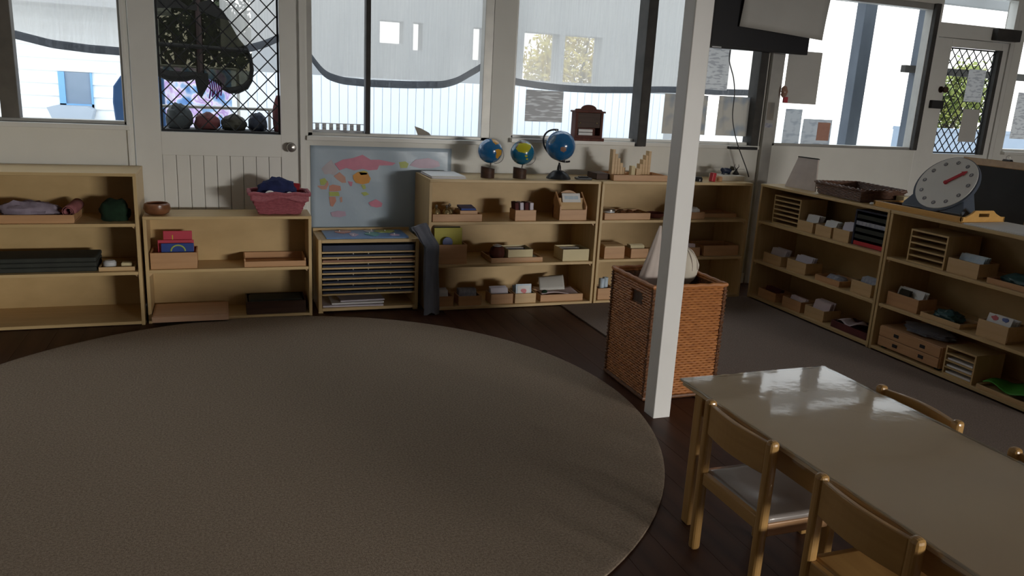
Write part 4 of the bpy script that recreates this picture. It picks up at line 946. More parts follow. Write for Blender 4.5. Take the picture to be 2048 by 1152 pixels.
# --- shelf behind the post: top
ZT = 0.9055
box_open('wooden_tray', 'orange beech tray of stepped wooden blocks on the back shelf', 'tray', (2.615, 5.06, ZT), 0.445, 0.24, 0.042, M['beech'], group='wooden trays')
ords = ['tallest', 'second tallest', 'third tallest', 'fourth tallest', 'shortest']
for i in range(5):
    h_ = 0.205-0.032*i
    tag(MB().box(0, 0, 0, 0.021, 0.05, h_).build('block_rod', M['pale'], None, loc=(2.650+i*0.0225, 5.17, ZT+0.009), bevel=0.001), ords[i]+' wooden block of the left stepped row in the tray', 'block', 'stepped blocks in the tray')
    h_ = 0.070+0.032*i
    tag(MB().box(0, 0, 0, 0.021, 0.05, h_).build('block_rod', M['pale'], None, loc=(2.868+i*0.0225, 5.19, ZT+0.009), bevel=0.001), ords[4-i]+' wooden block of the right stepped row in the tray', 'block', 'stepped blocks in the tray')
for i in range(2):
    tag(MB().box(0, 0, 0, 0.030, 0.04, 0.095-0.02*i).build('block_rod', M['cream'] if i == 0 else M['pale'], None, loc=(2.775+i*0.040, 5.10, ZT+0.009), bevel=0.001), ['pale loose block, taller of the front pair in the tray', 'shorter loose block of the front pair in the tray'][i], 'block', 'stepped blocks in the tray')
tag(MB().box(0, 0, 0, 0.10, 0.16, 0.045).build('brown_case', M['darkwood'], None, loc=(2.508, 5.12, ZT), bevel=0.003), 'dark brown case at the left of the stepped blocks tray', 'case')
tag(MB().lathe([(0.001, 0), (0.032, 0), (0.034, 0.02), (0.026, 0.034), (0.001, 0.036)], 18).build('black_pot', M['black'], None, loc=(3.345, 5.10, ZT), smooth=True), 'small black pot beside the white post on the back shelf', 'pot')
tag(MB().box(-0.018, -0.018, 0, 0.018, 0.018, 0.066).build('red_block', M['red'], None, loc=(3.468, 5.10, ZT), rot=(0, 0.12, 0.2), bevel=0.004), 'small red block on the shelf right of the post', 'block')
tag(MB().lathe([(0.001, 0), (0.022, 0), (0.024, 0.03), (0.018, 0.038), (0.001, 0.038)], 16).build('tan_block', M['beech'], None, loc=(3.538, 5.11, ZT), smooth=True), 'small tan block beside the red block', 'block')
wbx = tag(MB().box(0, 0, 0, 0.215, 0.17, 0.040).build('white_box', M['creamfab'], None, loc=(3.575, 5.14, ZT), bevel=0.004), 'low off-white box under the two dark toy animals', 'box')
an = thing('toy_animal', 'dark four-legged toy animal with brown head, on the white box', 'toy', (3.685, 5.24, ZT+0.0405), 0.0, 'toy animals on the white box')
MB().blob((0, 0, 0.022), (0.048, 0.020, 0.022), 3, 0.15, flat=False).blob((-0.040, 0, 0.03), (0.014, 0.014, 0.016), 4, 0.1, flat=False).build('body', M['navy'], an, loc=(0, 0, 0.006), smooth=True)
MB().blob((0.050, 0, 0.047), (0.019, 0.014, 0.016), 6, 0.15, flat=False).blob((0.064, 0, 0.040), (0.011, 0.009, 0.009), 7, 0.05, flat=False).tube([(0.046, 0.008, 0.058), (0.044, 0.014, 0.066)], [0.005, 0.002], 6).tube([(0.046, -0.008, 0.058), (0.044, -0.014, 0.066)], [0.005, 0.002], 6).build('head', M['bundleolive'], an, smooth=True)
for x in (-0.028, 0.026):
    for y in (-0.011, 0.011): MB().tube([(x, y, 0), (x, y, 0.014), (x*0.9, y*0.8, 0.028)], [0.006, 0.005, 0.008], 8).build('leg', M['navy'], an)
hf = thing('toy_animal', 'dark horned toy figure on the right end of the white box', 'toy', (3.775, 5.24, ZT+0.0405), 0, 'toy animals on the white box')
MB().lathe([(0.001, 0), (0.026, 0), (0.024, 0.010), (0.010, 0.030), (0.008, 0.042), (0.001, 0.046)], 16).build('body', M['matblack'], hf, smooth=True)
for s_ in (-1, 1): MB().tube([(0, 0, 0.038), (s_*0.012, 0, 0.050), (s_*0.022, 0, 0.062), (s_*0.016, 0, 0.080)], [0.004, 0.0035, 0.003, 0.0012], 8).build('horn', M['matblack'], hf, smooth=True)
MB().tube([(0.004, 0, 0.038), (0.05, 0.01, 0.042), (0.085, 0.012, 0.040)], 0.0022, 6).build('tail', M['alu'], hf)
# tiers
Z2 = 0.6255
box_open('wooden_tray', 'beech tray with white tin on the back shelf, left of the post', 'tray', (2.560, 5.045, Z2), 0.375, 0.19, 0.048, M['beech'], group='wooden trays')
t_ = MB().lathe([(0.001, 0), (0.045, 0), (0.045, 0.042), (0.042, 0.048), (0.001, 0.048)], 24)
tn = thing('white_tin', 'round white tin with dark rim in the tray left of the post', 'tin', (2.625, 5.115, Z2+0.0085))
t_.build('body', M['tin'], tn, smooth=True)
MB().lathe([(0.040, 0.048), (0.048, 0.048), (0.048, 0.060), (0.040, 0.064), (0.001, 0.066)], 24).build('lid', M['steel'], tn, smooth=True)
for i, (x, y, s_) in enumerate(((2.735, 5.12, 0.034), (2.805, 5.13, 0.036), (2.87, 5.11, 0.03))):
    tag(MB().blob((0, 0, 0), (s_, s_, s_*0.9), i, 0.2).build('brown_stone', M['bowl'], None, loc=(x, y, Z2+0.0085), smooth=True), ['brown lump beside the white tin', 'largest brown lump in the middle of the tray', 'smaller brown lump at the right end of the tray'][i], 'stone', 'brown lumps in the tray')
b = MB().lathe([(0.001, 0), (0.04, 0), (0.065, 0.02), (0.072, 0.038), (0.066, 0.038), (0.05, 0.018), (0.001, 0.010)], 24)
tag(b.build('dark_dish', M['redwood'], None, loc=(3.025, 5.13, Z2), smooth=True), 'dark red-brown dish on the back shelf beside the tray', 'dish')
box_open('wooden_box', 'beech box with white contents right of the post, upper tier', 'box', (3.275, 5.05, Z2), 0.13, 0.13, 0.052, M['beech'], group=WB)
tag(MB().blob((0, 0, 0), (0.045, 0.045, 0.03), 8, 0.2).build('white_cloth', M['white'], None, loc=(3.345, 5.115, Z2+0.036), smooth=True), 'white crumpled cloth in the box right of the post', 'cloth')
box_open('wooden_tray', 'low beech tray in the corner of the back shelf, upper tier', 'tray', (3.44, 5.12, Z2), 0.30, 0.20, 0.030, M['beech'], group='wooden trays')
Z1 = 0.3355
def lid_box(label, x, w, d, h, y=5.05):
    r = thing('lidded_box', label, 'box', (x, y, Z1), 0, 'lidded boxes on the back shelf')
    box('body', M['beech'], r, 0, 0, 0, w, d, h*0.84, 0.001)
    MB().prism([(0.0, h*0.84), (d, h*0.84), (d, h), (0.03, h), (0.0, h*0.92)], 0.004, w-0.004, 'x').build('lid', M['pale'], r)
    return r
lid_box('pale lidded box on the middle tier beside the shelf upright', 2.585, 0.165, 0.13, 0.100)
box_open('wooden_box', 'small beech box just left of the post on the middle tier', 'box', (2.805, 5.05, Z1), 0.145, 0.13, 0.070, M['beech'], group=WB)
cards('cream cards in the box just left of the post', (2.818, 5.075, Z1+0.009), 0.12, 0.085, 7, 0.009, M['cream'], lean=0.2)
box_open('wooden_box', 'small beech box just right of the post on the middle tier', 'box', (3.27, 5.05, Z1), 0.13, 0.13, 0.070, M['beech'], group=WB)
cards('pinkish cards in the box just right of the post', (3.282, 5.075, Z1+0.009), 0.10, 0.085, 6, 0.009, M['pinkcard'], lean=0.25)
box_open('wooden_box', 'wide beech box in the corner of the back shelf, middle tier', 'box', (3.44, 5.06, Z1), 0.315, 0.20, 0.080, M['beech'], group=WB)
box_open('wooden_box', 'tall narrow beech box at the left of the bottom tier, by the hamper', 'box', (2.555, 5.045, ZB), 0.14, 0.12, 0.085, M['beech'], group=WB)
for i in range(2):
    rolled('paper_roll', ['lilac-blue paper roll, front one in the narrow box', 'lilac-blue paper roll, rear one in the narrow box'][i], 'paper roll', (2.600+0.045*i, 5.085+0.03*i, ZB+0.0095), (2.606+0.045*i, 5.095+0.03*i, ZB+0.150), 0.022, M['bluecard'], 'paper rolls in the narrow box')

# --- right shelves (front faces -x; local x runs towards -y)
R = -PI/2
def rloc(y, z, dep=0.03): return (RX+dep, y, z)
def rack(label, loc, w, d, h, n, rz, mat=None, smat=None, cat='rack', group='slotted paper racks'):
    r = thing('slotted_rack', label, cat, loc, rz, group); mat = mat or M['plyy']
    box('side_panel', mat, r, 0, 0, 0, 0.010, d, h); box('side_panel', mat, r, w-0.010, 0, 0, w, d, h)
    box('top_panel', mat, r, 0, 0, h, w, d, h+0.010); box('back_panel', mat, r, 0.01, d-0.006, 0, w-0.01, d, h)
    for i in range(n): box('slot_shelf', smat or M['ply'], r, 0.010, 0.001, h*i/n, w-0.010, d-0.006, h*i/n+0.009)
    return r
RB = 'wooden card boxes on the right-hand shelves'
def card_box(lb, cl, y, z, w, h, cm, ch=0.09, n=6, mk='pale', dep=0.035, d=0.15, lean=0.3):
    box_open('wooden_box', lb, 'box', rloc(y, z, dep), w, d, h, M[mk], R, RB)
    if cl: cards(cl, (RX+dep+0.040, y-0.014, z+0.009), w-0.034, ch, n, 0.009, cm, R, lean, 'card sets on the right-hand shelves')
Z2, Z1 = 0.6185, 0.3085
rack('pale slotted rack at the corner end of the right shelf, upper tier', rloc(4.93, Z2, 0.05), 0.30, 0.24, 0.205, 6, R)
card_box('first of three card boxes on the upper tier from the corner', 'white cards in the first upper-tier box from the corner', 4.615, Z2, 0.155, 0.075, M['white'], 0.115)
card_box('second of three card boxes on the upper tier from the corner', 'white cards in the second upper-tier box from the corner', 4.430, Z2, 0.155, 0.075, M['white'], 0.105)
card_box('third of three card boxes, beside the navy drawers', 'lilac cards in the box beside the navy drawers', 4.255, Z2, 0.150, 0.080, M['lilac'], 0.120)
nv = thing('drawer_rack', 'navy blue drawer rack on the upper tier of the right shelf', 'drawers', rloc(4.09, Z2, 0.045), R)
box('side_panel', M['navy'], nv, 0, 0, 0, 0.014, 0.26, 0.225, 0.002); box('side_panel', M['navy'], nv, 0.29, 0, 0, 0.304, 0.26, 0.225, 0.002)
box('top_panel', M['navy'], nv, 0, 0, 0.225, 0.304, 0.26, 0.237, 0.002); box('back_panel', M['navy'], nv, 0.014, 0.25, 0, 0.29, 0.26, 0.225)
for i in range(5):
    dr = MB().box(0.018, 0.002, 0.004+i*0.044, 0.286, 0.24, 0.014+i*0.044).box(0.018, 0.002, 0.014+i*0.044, 0.286, 0.008, 0.030+i*0.044)
    dr.build('drawer', [M['red'], M['slate'], M['slate'], M['greycard'], M['slate']][i], nv)
card_box('card box in the corner of the right shelf, middle tier', 'lilac cards in the corner box of the middle tier', 4.955, Z1, 0.210, 0.075, M['lilac'], 0.115)
card_box('card box second from the corner, middle tier of right shelf', 'white cards in the second middle-tier box from the corner', 4.675, Z1, 0.205, 0.085, M['lilac'], 0.115)
box_open('wooden_tray', 'low dim tray in the middle of the right shelf middle tier', 'tray', rloc(4.36, Z1), 0.24, 0.18, 0.040, M['beech'], R, 'wooden trays')
tag(MB().blob((0, 0, 0), (0.08, 0.06, 0.028), 12, 0.3).build('grey_pieces', M['greycard'], None, loc=(RX+0.12, 4.24, Z1+0.0085), rot=(0, 0, R), smooth=True), 'heap of grey pieces in the low tray', 'pieces')
card_box('card box at the right end of the corner shelf, middle tier', 'grey cards in the box at the end of the middle tier', 4.020, Z1, 0.180, 0.085, M['greycard'], 0.105)
card_box('dim card box in the corner of the bottom tier', 'dark cards in the dim corner box of the bottom tier', 4.96, ZB, 0.210, 0.070, M['bundlered'], 0.085, 5, 'beech')
card_box('card box second from the corner on the bottom tier', 'red-edged cards in the second bottom-tier box from the corner', 4.670, ZB, 0.205, 0.078, M['pinkcard'], 0.088, 4, 'beech')
card_box('card box with tall pink cards on the bottom tier', 'tall pinkish cards on the bottom tier of the corner shelf', 4.420, ZB, 0.195, 0.078, M['pinkcard'], 0.125)
box_open('red_tray', 'dark red tray at the end of the corner shelf bottom tier', 'tray', rloc(4.14, ZB), 0.33, 0.20, 0.048, M['bundlered'], R)
tag(MB().grid(10, 5, lambda u, v: (0.15*u, 0.14*v, 0.014+0.012*math.sin(u*7+v*3))).build('pink_sheet', M['pinkcard'], None, loc=(RX+0.06, 4.12, ZB+0.032), rot=(0, 0, R), solid=0.002, smooth=True), 'crinkled pink sheet in the dark red tray', 'paper')
# second right unit
Z2 = 0.6105
rack('pale slotted rack on the upper tier under the clock', rloc(3.605, Z2, 0.03), 0.270, 0.26, 0.190, 5, R)
card_box('card box with pale blue cards on the upper tier under the clock', 'pale blue and white cards on the upper tier under the clock', 3.318, Z2, 0.205, 0.085, M['bluecard'], 0.110)
box_open('wooden_tray', 'beech tray of dark teal pieces on the upper tier', 'tray', rloc(3.05, Z2), 0.33, 0.20, 0.030, M['beech'], R, 'wooden trays')
tag(MB().blob((0, 0, 0), (0.13, 0.08, 0.040), 15, 0.35, 26, 14).build('teal_pieces', M['teal'], None, loc=(RX+0.13, 2.89, Z2+0.0085), rot=(0, 0, R), smooth=True), 'heap of dark teal pieces in the upper tier tray', 'pieces')
card_box('beech card box beside the upright, middle tier under the clock', 'white and dark cards beside the upright, middle tier', 3.705, Z1, 0.240, 0.085, M['white'], 0.115, 6, 'beech')
cards('dark card before the white cards, middle tier by the upright', (RX+0.05, 3.66, Z1+0.009), 0.09, 0.110, 2, 0.008, M['bundleolive'], R, 0.3, 'card sets on the right-hand shelves')
box_open('wooden_tray', 'low beech tray of dark pieces on the middle tier under the clock', 'tray', rloc(3.43, Z1, 0.025), 0.28, 0.18, 0.028, M['pale'], R, 'wooden trays')
tag(MB().blob((0, 0, 0), (0.09, 0.06, 0.036), 16, 0.35, 26, 14).build('dark_pieces', M['teal'], None, loc=(RX+0.11, 3.30, Z1+0.0085), rot=(0, 0, R), smooth=True), 'heap of dark pieces in the middle tier tray', 'pieces')
card_box('card box with a red and blue picture card, middle tier', 'white cards behind the red and blue picture card', 3.055, Z1, 0.185, 0.095, M['white'], 0.120)
pc = thing('picture_card', 'white card with red and blue spots on the right shelf', 'card', (RX+0.055, 3.04, Z1+0.012), R)
MB().box(0, 0, 0, 0.145, 0.003, 0.125).build('card', M['white'], pc, rot=(-0.3, 0, 0))
MB().prism(ring(0.045, 0.105, 0.022, 0.014, 3), -0.003, 0, 'y').build('red_spot', M['red'], pc, rot=(-0.3, 0, 0))
MB().prism(ring(0.105, 0.108, 0.020, 0.012, 5), -0.003, 0, 'y').build('blue_spot', M['blue'], pc, rot=(-0.3, 0, 0))
ds = thing('drawer_box', 'low wooden box of two drawers on the bottom tier under the clock', 'drawers', rloc(3.70, ZB+0.012, 0.012), R)
box('body', M['beech'], ds, 0, 0.012, 0, 0.47, 0.30, 0.132, 0.002)
for i in range(2):
    f_ = box('drawer', M['beech'], ds, 0.004, 0.0, 0.004+i*0.064, 0.466, 0.012, 0.064+i*0.064, 0.002)
    for x in (0.14, 0.34):
        MB().box(x-0.018, -0.003, 0.024+i*0.064, x+0.018, 0.001, 0.044+i*0.064).build('finger_slot', M['matblack'], f_)
for x in (0.02, 0.43): box('foot', M['darkgreen'], ds, x, 0.02, -0.012, x+0.03, 0.28, 0.0)
tag(MB().blob((0, 0, 0), (0.17, 0.10, 0.030), 18, 0.35, 26, 14).build('grey_cloth', M['greycloth'], None, loc=(RX+0.17, 3.46, ZB+0.146), rot=(0, 0, R), smooth=True), 'grey cloth lying on the low drawer box', 'cloth')
rack('small pale slotted rack with white papers on the bottom tier', rloc(3.205, ZB, 0.02), 0.20, 0.22, 0.160, 4, R)
for i in range(3):
    tag(MB().box(0, 0, 0, 0.165, 0.17, 0.010).build('paper_sheets', M['white'], None, loc=(RX+0.026, 3.187, ZB+0.0105+i*0.040), rot=(0, 0, R)), ['lowest white papers in the small bottom rack', 'middle white papers in the small bottom rack', 'upper white papers in the small bottom rack'][i], 'paper', 'papers in the small rack')
box_open('green_tray', 'low pale tray under bright green card on the bottom tier', 'tray', rloc(2.97, ZB, 0.012), 0.36, 0.22, 0.024, M['pale'], R)
tag(MB().grid(14, 8, lambda u, v: (0.30*u, 0.19*v, 0.016+0.014*math.sin(u*9+v*4))).build('green_card', M['green'], None, loc=(RX+0.03, 2.95, ZB+0.026), rot=(0, 0, R), solid=0.003, smooth=True), 'bright green crinkled card on the bottom tier', 'card')

# --- on top of the right shelves
ZT = 0.9005
lb_ = thing('leaning_board', 'off-white board with dark top edge leaning on the corner shelf', 'board', (RX+0.10, 4.90, ZT), R+0.10)
MB().prism([(0.0, 0.0), (0.30, 0.0), (0.245, 0.232), (0.055, 0.232)], 0, 0.012, 'y').build('panel', M['lightfab'], lb_, rot=(-0.20, 0, 0))
MB().box(0.052, -0.002, 0.228, 0.248, 0.014, 0.236).build('dark_edge', M['slate'], lb_, rot=(-0.20, 0, 0))
MB().box(0.12, 0.0, 0.0, 0.18, 0.004, 0.16).build('prop', M['paper'], lb_, rot=(0.25, 0, 0), loc=(0, 0.10, 0))
wt = thing('wicker_tray', 'long brown wicker tray basket on the right-hand shelf', 'basket', (RX+0.215, 4.27, ZT), R-0.09)
wv = MB(); n = 18
for i in range(9):
    u = i/8; pts = loop(0.45+0.03*u, 0.31+0.03*u, 0.007+0.070*u, n)
    pts = [(x*(1+0.006*(1 if (k+i) % 2 else -1)), y*(1+0.012*(1 if (k+i) % 2 else -1)), z) for k, (x, y, z) in enumerate(pts)]
    wv.tube(pts, 0.0056, 6, True)
wv.build('woven_side', M['brownwick'], wt, smooth=True)
box('basket_floor', M['brownwick'], wt, -0.22, -0.15, 0.0, 0.22, 0.15, 0.008)
rp = MB()
for ph in (0, PI):
    pts = loop(0.49, 0.35, 0.082, n*2)
    pts = [(x+0.004*math.cos(k*0.9+ph), y+0.004*math.cos(k*0.9+ph), z+0.005*math.sin(k*0.9+ph)) for k, (x, y, z) in enumerate(pts)]
    rp.tube(pts, 0.0062, 6, True)
rp.build('braided_rim', M['brownwick'], wt, smooth=True)
tag(MB().box(0, 0, 0, 0.065, 0.10, 0.055).build('cream_box', M['cream'], None, loc=(RX+0.29, 4.015, ZT), rot=(0, 0, R), bevel=0.003), 'small cream box between the wicker tray and the clock', 'box')
tag(MB().lathe([(0.001, 0), (0.016, 0), (0.02, 0.006), (0.012, 0.014), (0.001, 0.016)], 14).build('glass_lid', M['tin'], None, loc=(RX+0.06, 3.975, ZT), smooth=True), 'tiny shiny lid at the end of the wicker tray', 'lid')
tag(MB().tube([(0, 0, 0.012), (0.05, -0.03, 0.014), (0.12, -0.06, 0.012)], 0.011, 8).build('brown_stick', M['darkwood'], None, loc=(RX+0.07, 3.90, ZT+0.009), smooth=True), 'short dark brown stick lying by the clock', 'stick')
# teaching clock
ck = thing('teaching_clock', 'round white teaching clock with one red hand on a grey-blue stand', 'clock', (RX+0.205, 3.575, ZT+0.0085), R+0.10)
# local: faces -y; tilted back
TL = -0.60
MB().prism([(-0.20, 0.0), (0.20, 0.0), (0.20, 0.03), (0.165, 0.10), (0.14, 0.16), (-0.14, 0.16), (-0.165, 0.10), (-0.20, 0.03)], -0.025, 0.0, 'y').build('front_plate', M['clockbody'], ck, loc=(0, -0.085, 0.01), rot=(TL, 0, 0), bevel=0.006)
MB().lathe([(0.001, 0), (0.192, 0), (0.192, 0.022), (0.001, 0.022)], 48).build('rim', M['clockbody'], ck, loc=(0, 0.012, 0.165), rot=(PI/2+TL, 0, 0), smooth=True)
MB().prism([(-0.095, 0.0), (0.10, 0.0), (0.10, 0.03), (0.05, 0.16), (0.0, 0.16)], -0.15, 0.15, 'x').build('stand', M['clockbody'], ck, loc=(0, 0, 0), bevel=0.008)
fc = MB().lathe([(0.001, 0), (0.183, 0), (0.180, 0.006), (0.001, 0.006)], 48).build('face', M['clockface'], ck, loc=(0, 0.000, 0.182), rot=(PI/2+TL, 0, 0), smooth=True)
for h in range(1, 13):
    a = PI/2-2*PI*h/12
    mk_ = MB().lathe([(0.001, 0), (0.0125, 0), (0.0125, 0.0015), (0.001, 0.0015)], 16).build('hour_marker', M['markgrey'], fc, loc=(0.143*math.cos(a), 0.143*math.sin(a), 0.006))
    cu = bpy.data.curves.new('numeral', 'FONT'); cu.body = str(h); cu.size = 0.019; cu.align_x = 'CENTER'; cu.align_y = 'CENTER'; cu.extrude = 0.0004
    cu.materials.append(M['white'])
    tmp = bpy.data.objects.new('numeral_source', cu); COL.objects.link(tmp)
    bpy.context.view_layer.update()
    me_ = bpy.data.meshes.new_from_object(tmp.evaluated_get(bpy.context.evaluated_depsgraph_get()))
    bpy.data.objects.remove(tmp)
    t_ = bpy.data.objects.new('numeral', me_); COL.objects.link(t_); t_.parent = fc
    t_.location = (0.143*math.cos(a), 0.143*math.sin(a), 0.0082)
hand = MB().prism([(-0.010, -0.010), (0.010, -0.010), (0.009, 0.10), (0.017, 0.098), (0.0, 0.128), (-0.017, 0.098), (-0.009, 0.10)], 0.009, 0.014, 'z')
hand.build('red_hand', M['red'], fc, rot=(0, 0, -0.78))
MB().lathe([(0.001, 0.006), (0.012, 0.006), (0.012, 0.016), (0.001, 0.017)], 14).build('hub', M['red'], fc)
ht = thing('handled_tray', 'yellow wooden tray with slotted handle at the clock\'s right', 'tray', (RX+0.03, 3.935, ZT), R+0.0)
box('tray_floor', M['yellowwood'], ht, 0, 0, 0, 0.66, 0.33, 0.008)
box('long_side', M['yellowwood'], ht, 0, 0, 0.008, 0.66, 0.010, 0.034, 0.002)
box('long_side', M['yellowwood'], ht, 0, 0.32, 0.008, 0.66, 0.33, 0.034, 0.002)
for x in (0.0, 0.648):
    e_ = MB()
    # end wall with a slot: four pieces around the hole
    e_.prism([(0.0, 0.008), (0.33, 0.008), (0.33, 0.034), (0.0, 0.034)], x, x+0.012, 'x')
    if x < 0.1:
        e_.build('low_end', M['yellowwood'], ht); continue
    e_.prism([(0.03, 0.034), (0.125, 0.034), (0.125, 0.054), (0.075, 0.054)], x, x+0.012, 'x')
    e_.prism([(0.205, 0.034), (0.30, 0.034), (0.255, 0.054), (0.205, 0.054)], x, x+0.012, 'x')
    e_.prism([(0.075, 0.054), (0.255, 0.054), (0.235, 0.070), (0.095, 0.070)], x, x+0.012, 'x')
    e_.build('handle_end', M['yellowwood'], ht)
papers('white sheet spread on the shelf top beyond the yellow tray', (RX+0.02, 3.255, ZT), 0.52, 0.34, 2, R, ('white',))
# chalkboard easel behind the shelves
ez = thing('chalkboard_easel', 'wooden easel with black chalkboard behind the right-hand shelf', 'easel', (4.50, 3.92, 0.0), R)
EW = 0.56
for x in (0.0, EW-0.04):
    MB().obox((x+0.02, 0.055, 0.61), (0.04, 0.022, 1.24), (-0.10, 0, 0)).build('front_leg', M['chairx'], ez)
    MB().obox((x+0.02, 0.235, 0.60), (0.04, 0.022, 1.22), (0.20, 0, 0)).build('rear_leg', M['chairx'], ez)
MB().obox((EW/2, 0.112, 1.205), (EW+0.02, 0.03, 0.045), (-0.10, 0, 0)).build('top_rail', M['chairx'], ez, bevel=0.003)
MB().obox((EW/2, 0.060, 0.72), (EW, 0.024, 0.04), (-0.10, 0, 0)).build('bottom_rail', M['chairx'], ez)
MB().obox((EW/2, 0.083, 0.96), (EW-0.08, 0.012, 0.46), (-0.10, 0, 0)).build('chalkboard', M['chalk'], ez)
bcl = thing('bulldog_clip', 'black bulldog clip on the top rail of the easel', 'clip', (4.61, 3.62, 1.228), R)
MB().prism([(-0.03, 0.0), (0.03, 0.0), (0.022, 0.012), (-0.022, 0.012)], -0.012, 0.012, 'y').build('jaw', M['black'], bcl)
MB().tube([(-0.012, 0, 0.010), (-0.012, 0, 0.030), (0.0, 0, 0.036), (0.012, 0, 0.030), (0.012, 0, 0.010)], 0.003, 6).build('wire_arm', M['steel'], bcl)

# ------------------------------------------------------------------ white post and hamper
tag(MB().box(-0.046, -0.046, 0, 0.046, 0.046, 2.949).build('support_post', M['post'], None, loc=(1.940, 3.094, 0.0), bevel=0.004), 'square white floor-to-ceiling post standing before the wicker hamper', 'post')
HX, HY, HW, HD, HH = 2.160, 3.472, 0.425, 0.445, 0.585
hm = thing('wicker_hamper', 'tall square orange-brown wicker hamper behind the white post', 'hamper', (HX, HY, 0.010))
strand = MB(); n = 22; nl = 44
# square plan loops; the left (-x) and right sides have a handle hole near the top
for i in range(nl):
    z = 0.008+(HH-0.016)*i/(nl-1)
    pts = loop(HW-0.02, HD-0.02, z, n)
    pts = [(x+(0.0035 if (k+i) % 2 else -0.0035)*(1 if abs(abs(x)-(HW-0.02)/2) < 1e-4 else 0), y+(0.0035 if (k+i) % 2 else -0.0035)*(1 if abs(abs(y)-(HD-0.02)/2) < 1e-4 else 0), z) for k, (x, y, z) in enumerate(pts)]
    if HH-0.115 < z < HH-0.055:
        # open the loop at the two handle holes
        seg = []; runs = []
        for p in pts+[pts[0]]:
            if p[0] < 0 and abs(abs(p[0])-(HW-0.02)/2) < 0.006 and -0.105 < p[1] < 0.0:
                if len(seg) > 1: runs.append(seg)
                seg = []
            else: seg.append(p)
        if len(seg) > 1: runs.append(seg)
        for q in runs: strand.tube(q, 0.0068, 6)
    else:
        strand.tube(pts, 0.0068, 6, True)
ws = strand.build('woven_strands', M['wick'], hm, smooth=True); ws['kind'] = 'stuff'
lin = MB(); t = 0.003; hw, hd = HW/2-0.016, HD/2-0.016
lin.box(-hw, -hd, 0.0, hw, -hd+t, HH-0.012).box(-hw, hd-t, 0.0, hw, hd, HH-0.012).box(-hw, -hd, 0.0, hw, hd, 0.006)
for s_ in (-1, 1):
    xa, xb = sorted((s_*hw, s_*(hw-t)))
    if s_ > 0: lin.box(xa, -hd, 0, xb, hd, HH-0.012)
    else: lin.box(xa, -hd, 0, xb, hd, HH-0.115).box(xa, -hd, HH-0.055, xb, hd, HH-0.012).box(xa, -hd, HH-0.115, xb, -0.10, HH-0.055).box(xa, 0.0, HH-0.115, xb, hd, HH-0.055)
lin.build('lining', M['wickdark'], hm)
for sx_ in (-1, 1):
    for sy_ in (-1, 1):
        cp_ = MB().tube([(sx_*(HW/2-0.008), sy_*(HD/2-0.008), z) for z in (0.0, HH*0.5, HH)], 0.010, 8)
        for k in range(26):
            z = 0.02+k*(HH-0.03)/26
            a0 = k*1.1
            cp_.tube([(sx_*(HW/2-0.008)+0.0125*math.cos(a), sy_*(HD/2-0.008)+0.0125*math.sin(a), z+0.012*q/8) for q, a in enumerate([a0+2*PI*j/8 for j in range(9)])], 0.0035, 5)
        cp_.build('corner_binding', M['wickdark'], hm, smooth=True)
rp = MB().tube([(x, y, z+0.002*math.sin(k*2)) for k, (x, y, z) in enumerate(loop(HW-0.008, HD-0.008, HH+0.004, 16))], 0.0115, 8, True)
rp.build('top_rim', M['wick'], hm, smooth=True)
rp = MB().tube(loop(HW-0.008, HD-0.008, 0.006, 16), 0.0105, 8, True); rp.build('bottom_rim', M['wickdark'], hm, smooth=True)
# added block darkening the hamper inside, and soft things sticking out of it
tag(MB().box(-0.17, -0.17, 0, 0.17, 0.17, 0.42).build('hamper_shade_block', M['bundleolive'], None, loc=(HX, HY, 0.017), bevel=0.03), 'dark block added inside the wicker hamper to stand in for shade', 'shade block')
cu_ = MB().blob((0, 0, 0), (0.108, 0.10, 0.112), 21, 0.05, 32, 20, flat=False)
cs = thing('round_cushion', 'round cream cushion sticking out of the hamper, right of the post', 'cushion', (2.252, 3.53, 0.635))
cu_.build('cover', M['creamfab'], cs, smooth=True)
for k in range(3):
    a = 0.9+0.45*k
    MB().tube([(0.110*math.sin(th)*math.cos(a), 0.102*math.sin(th)*math.sin(-a), 0.118*math.cos(th)) for th in [PI*(0.06+0.05*j) for j in range(10)]], 0.0022, 6).build('seam', M['lightfab'], cs)
def cone(u, v):
    a = 2*PI*u; r_ = 0.006+0.072*v**0.9*(1+0.08*math.sin(a*6+v*4))
    return (0.06*(1-v)+r_*math.cos(a)*1.0, r_*0.7*math.sin(a), 0.41*(1-v))
bb = MB().grid(36, 20, cone); bb.add([cone(i/36, 1) for i in range(36)], [tuple(range(36))]); bb.add([cone(i/36, 0) for i in range(36)], [tuple(range(36))])
tag(bb.build('peaked_cloth', M['lightfab'], None, loc=(2.060, 3.53, 0.445), smooth=True), 'pale cloth standing in a peak from the hamper, left of the post', 'cloth')

# ------------------------------------------------------------------ table and chairs
TX0, TX1, TY0, TY1, TZ = 1.510, 2.143, 0.86, 2.270, 0.530
tb = thing('childrens_table', 'long low beige-topped children\'s table under clear vinyl', 'table', (TX0, TY0, 0))
tw, tl = TX1-TX0, TY1-TY0
box('tabletop', M['tabletop'], tb, 0.004, 0.004, TZ-0.024, tw-0.004, tl-0.004, TZ-0.002, 0.004)
ap = (0.03, 0.035)
box('apron', M['chairx'], tb, 0.03, 0.09, TZ-0.10, 0.05, tl-0.09, TZ-0.024); box('apron', M['chairx'], tb, tw-0.05, 0.09, TZ-0.10, tw-0.03, tl-0.09, TZ-0.024)
box('apron', M['beech'], tb, 0.075, 0.075, TZ-0.10, tw-0.075, 0.095, TZ-0.024); box('apron', M['beech'], tb, 0.075, tl-0.095, TZ-0.10, tw-0.075, tl-0.075, TZ-0.024)
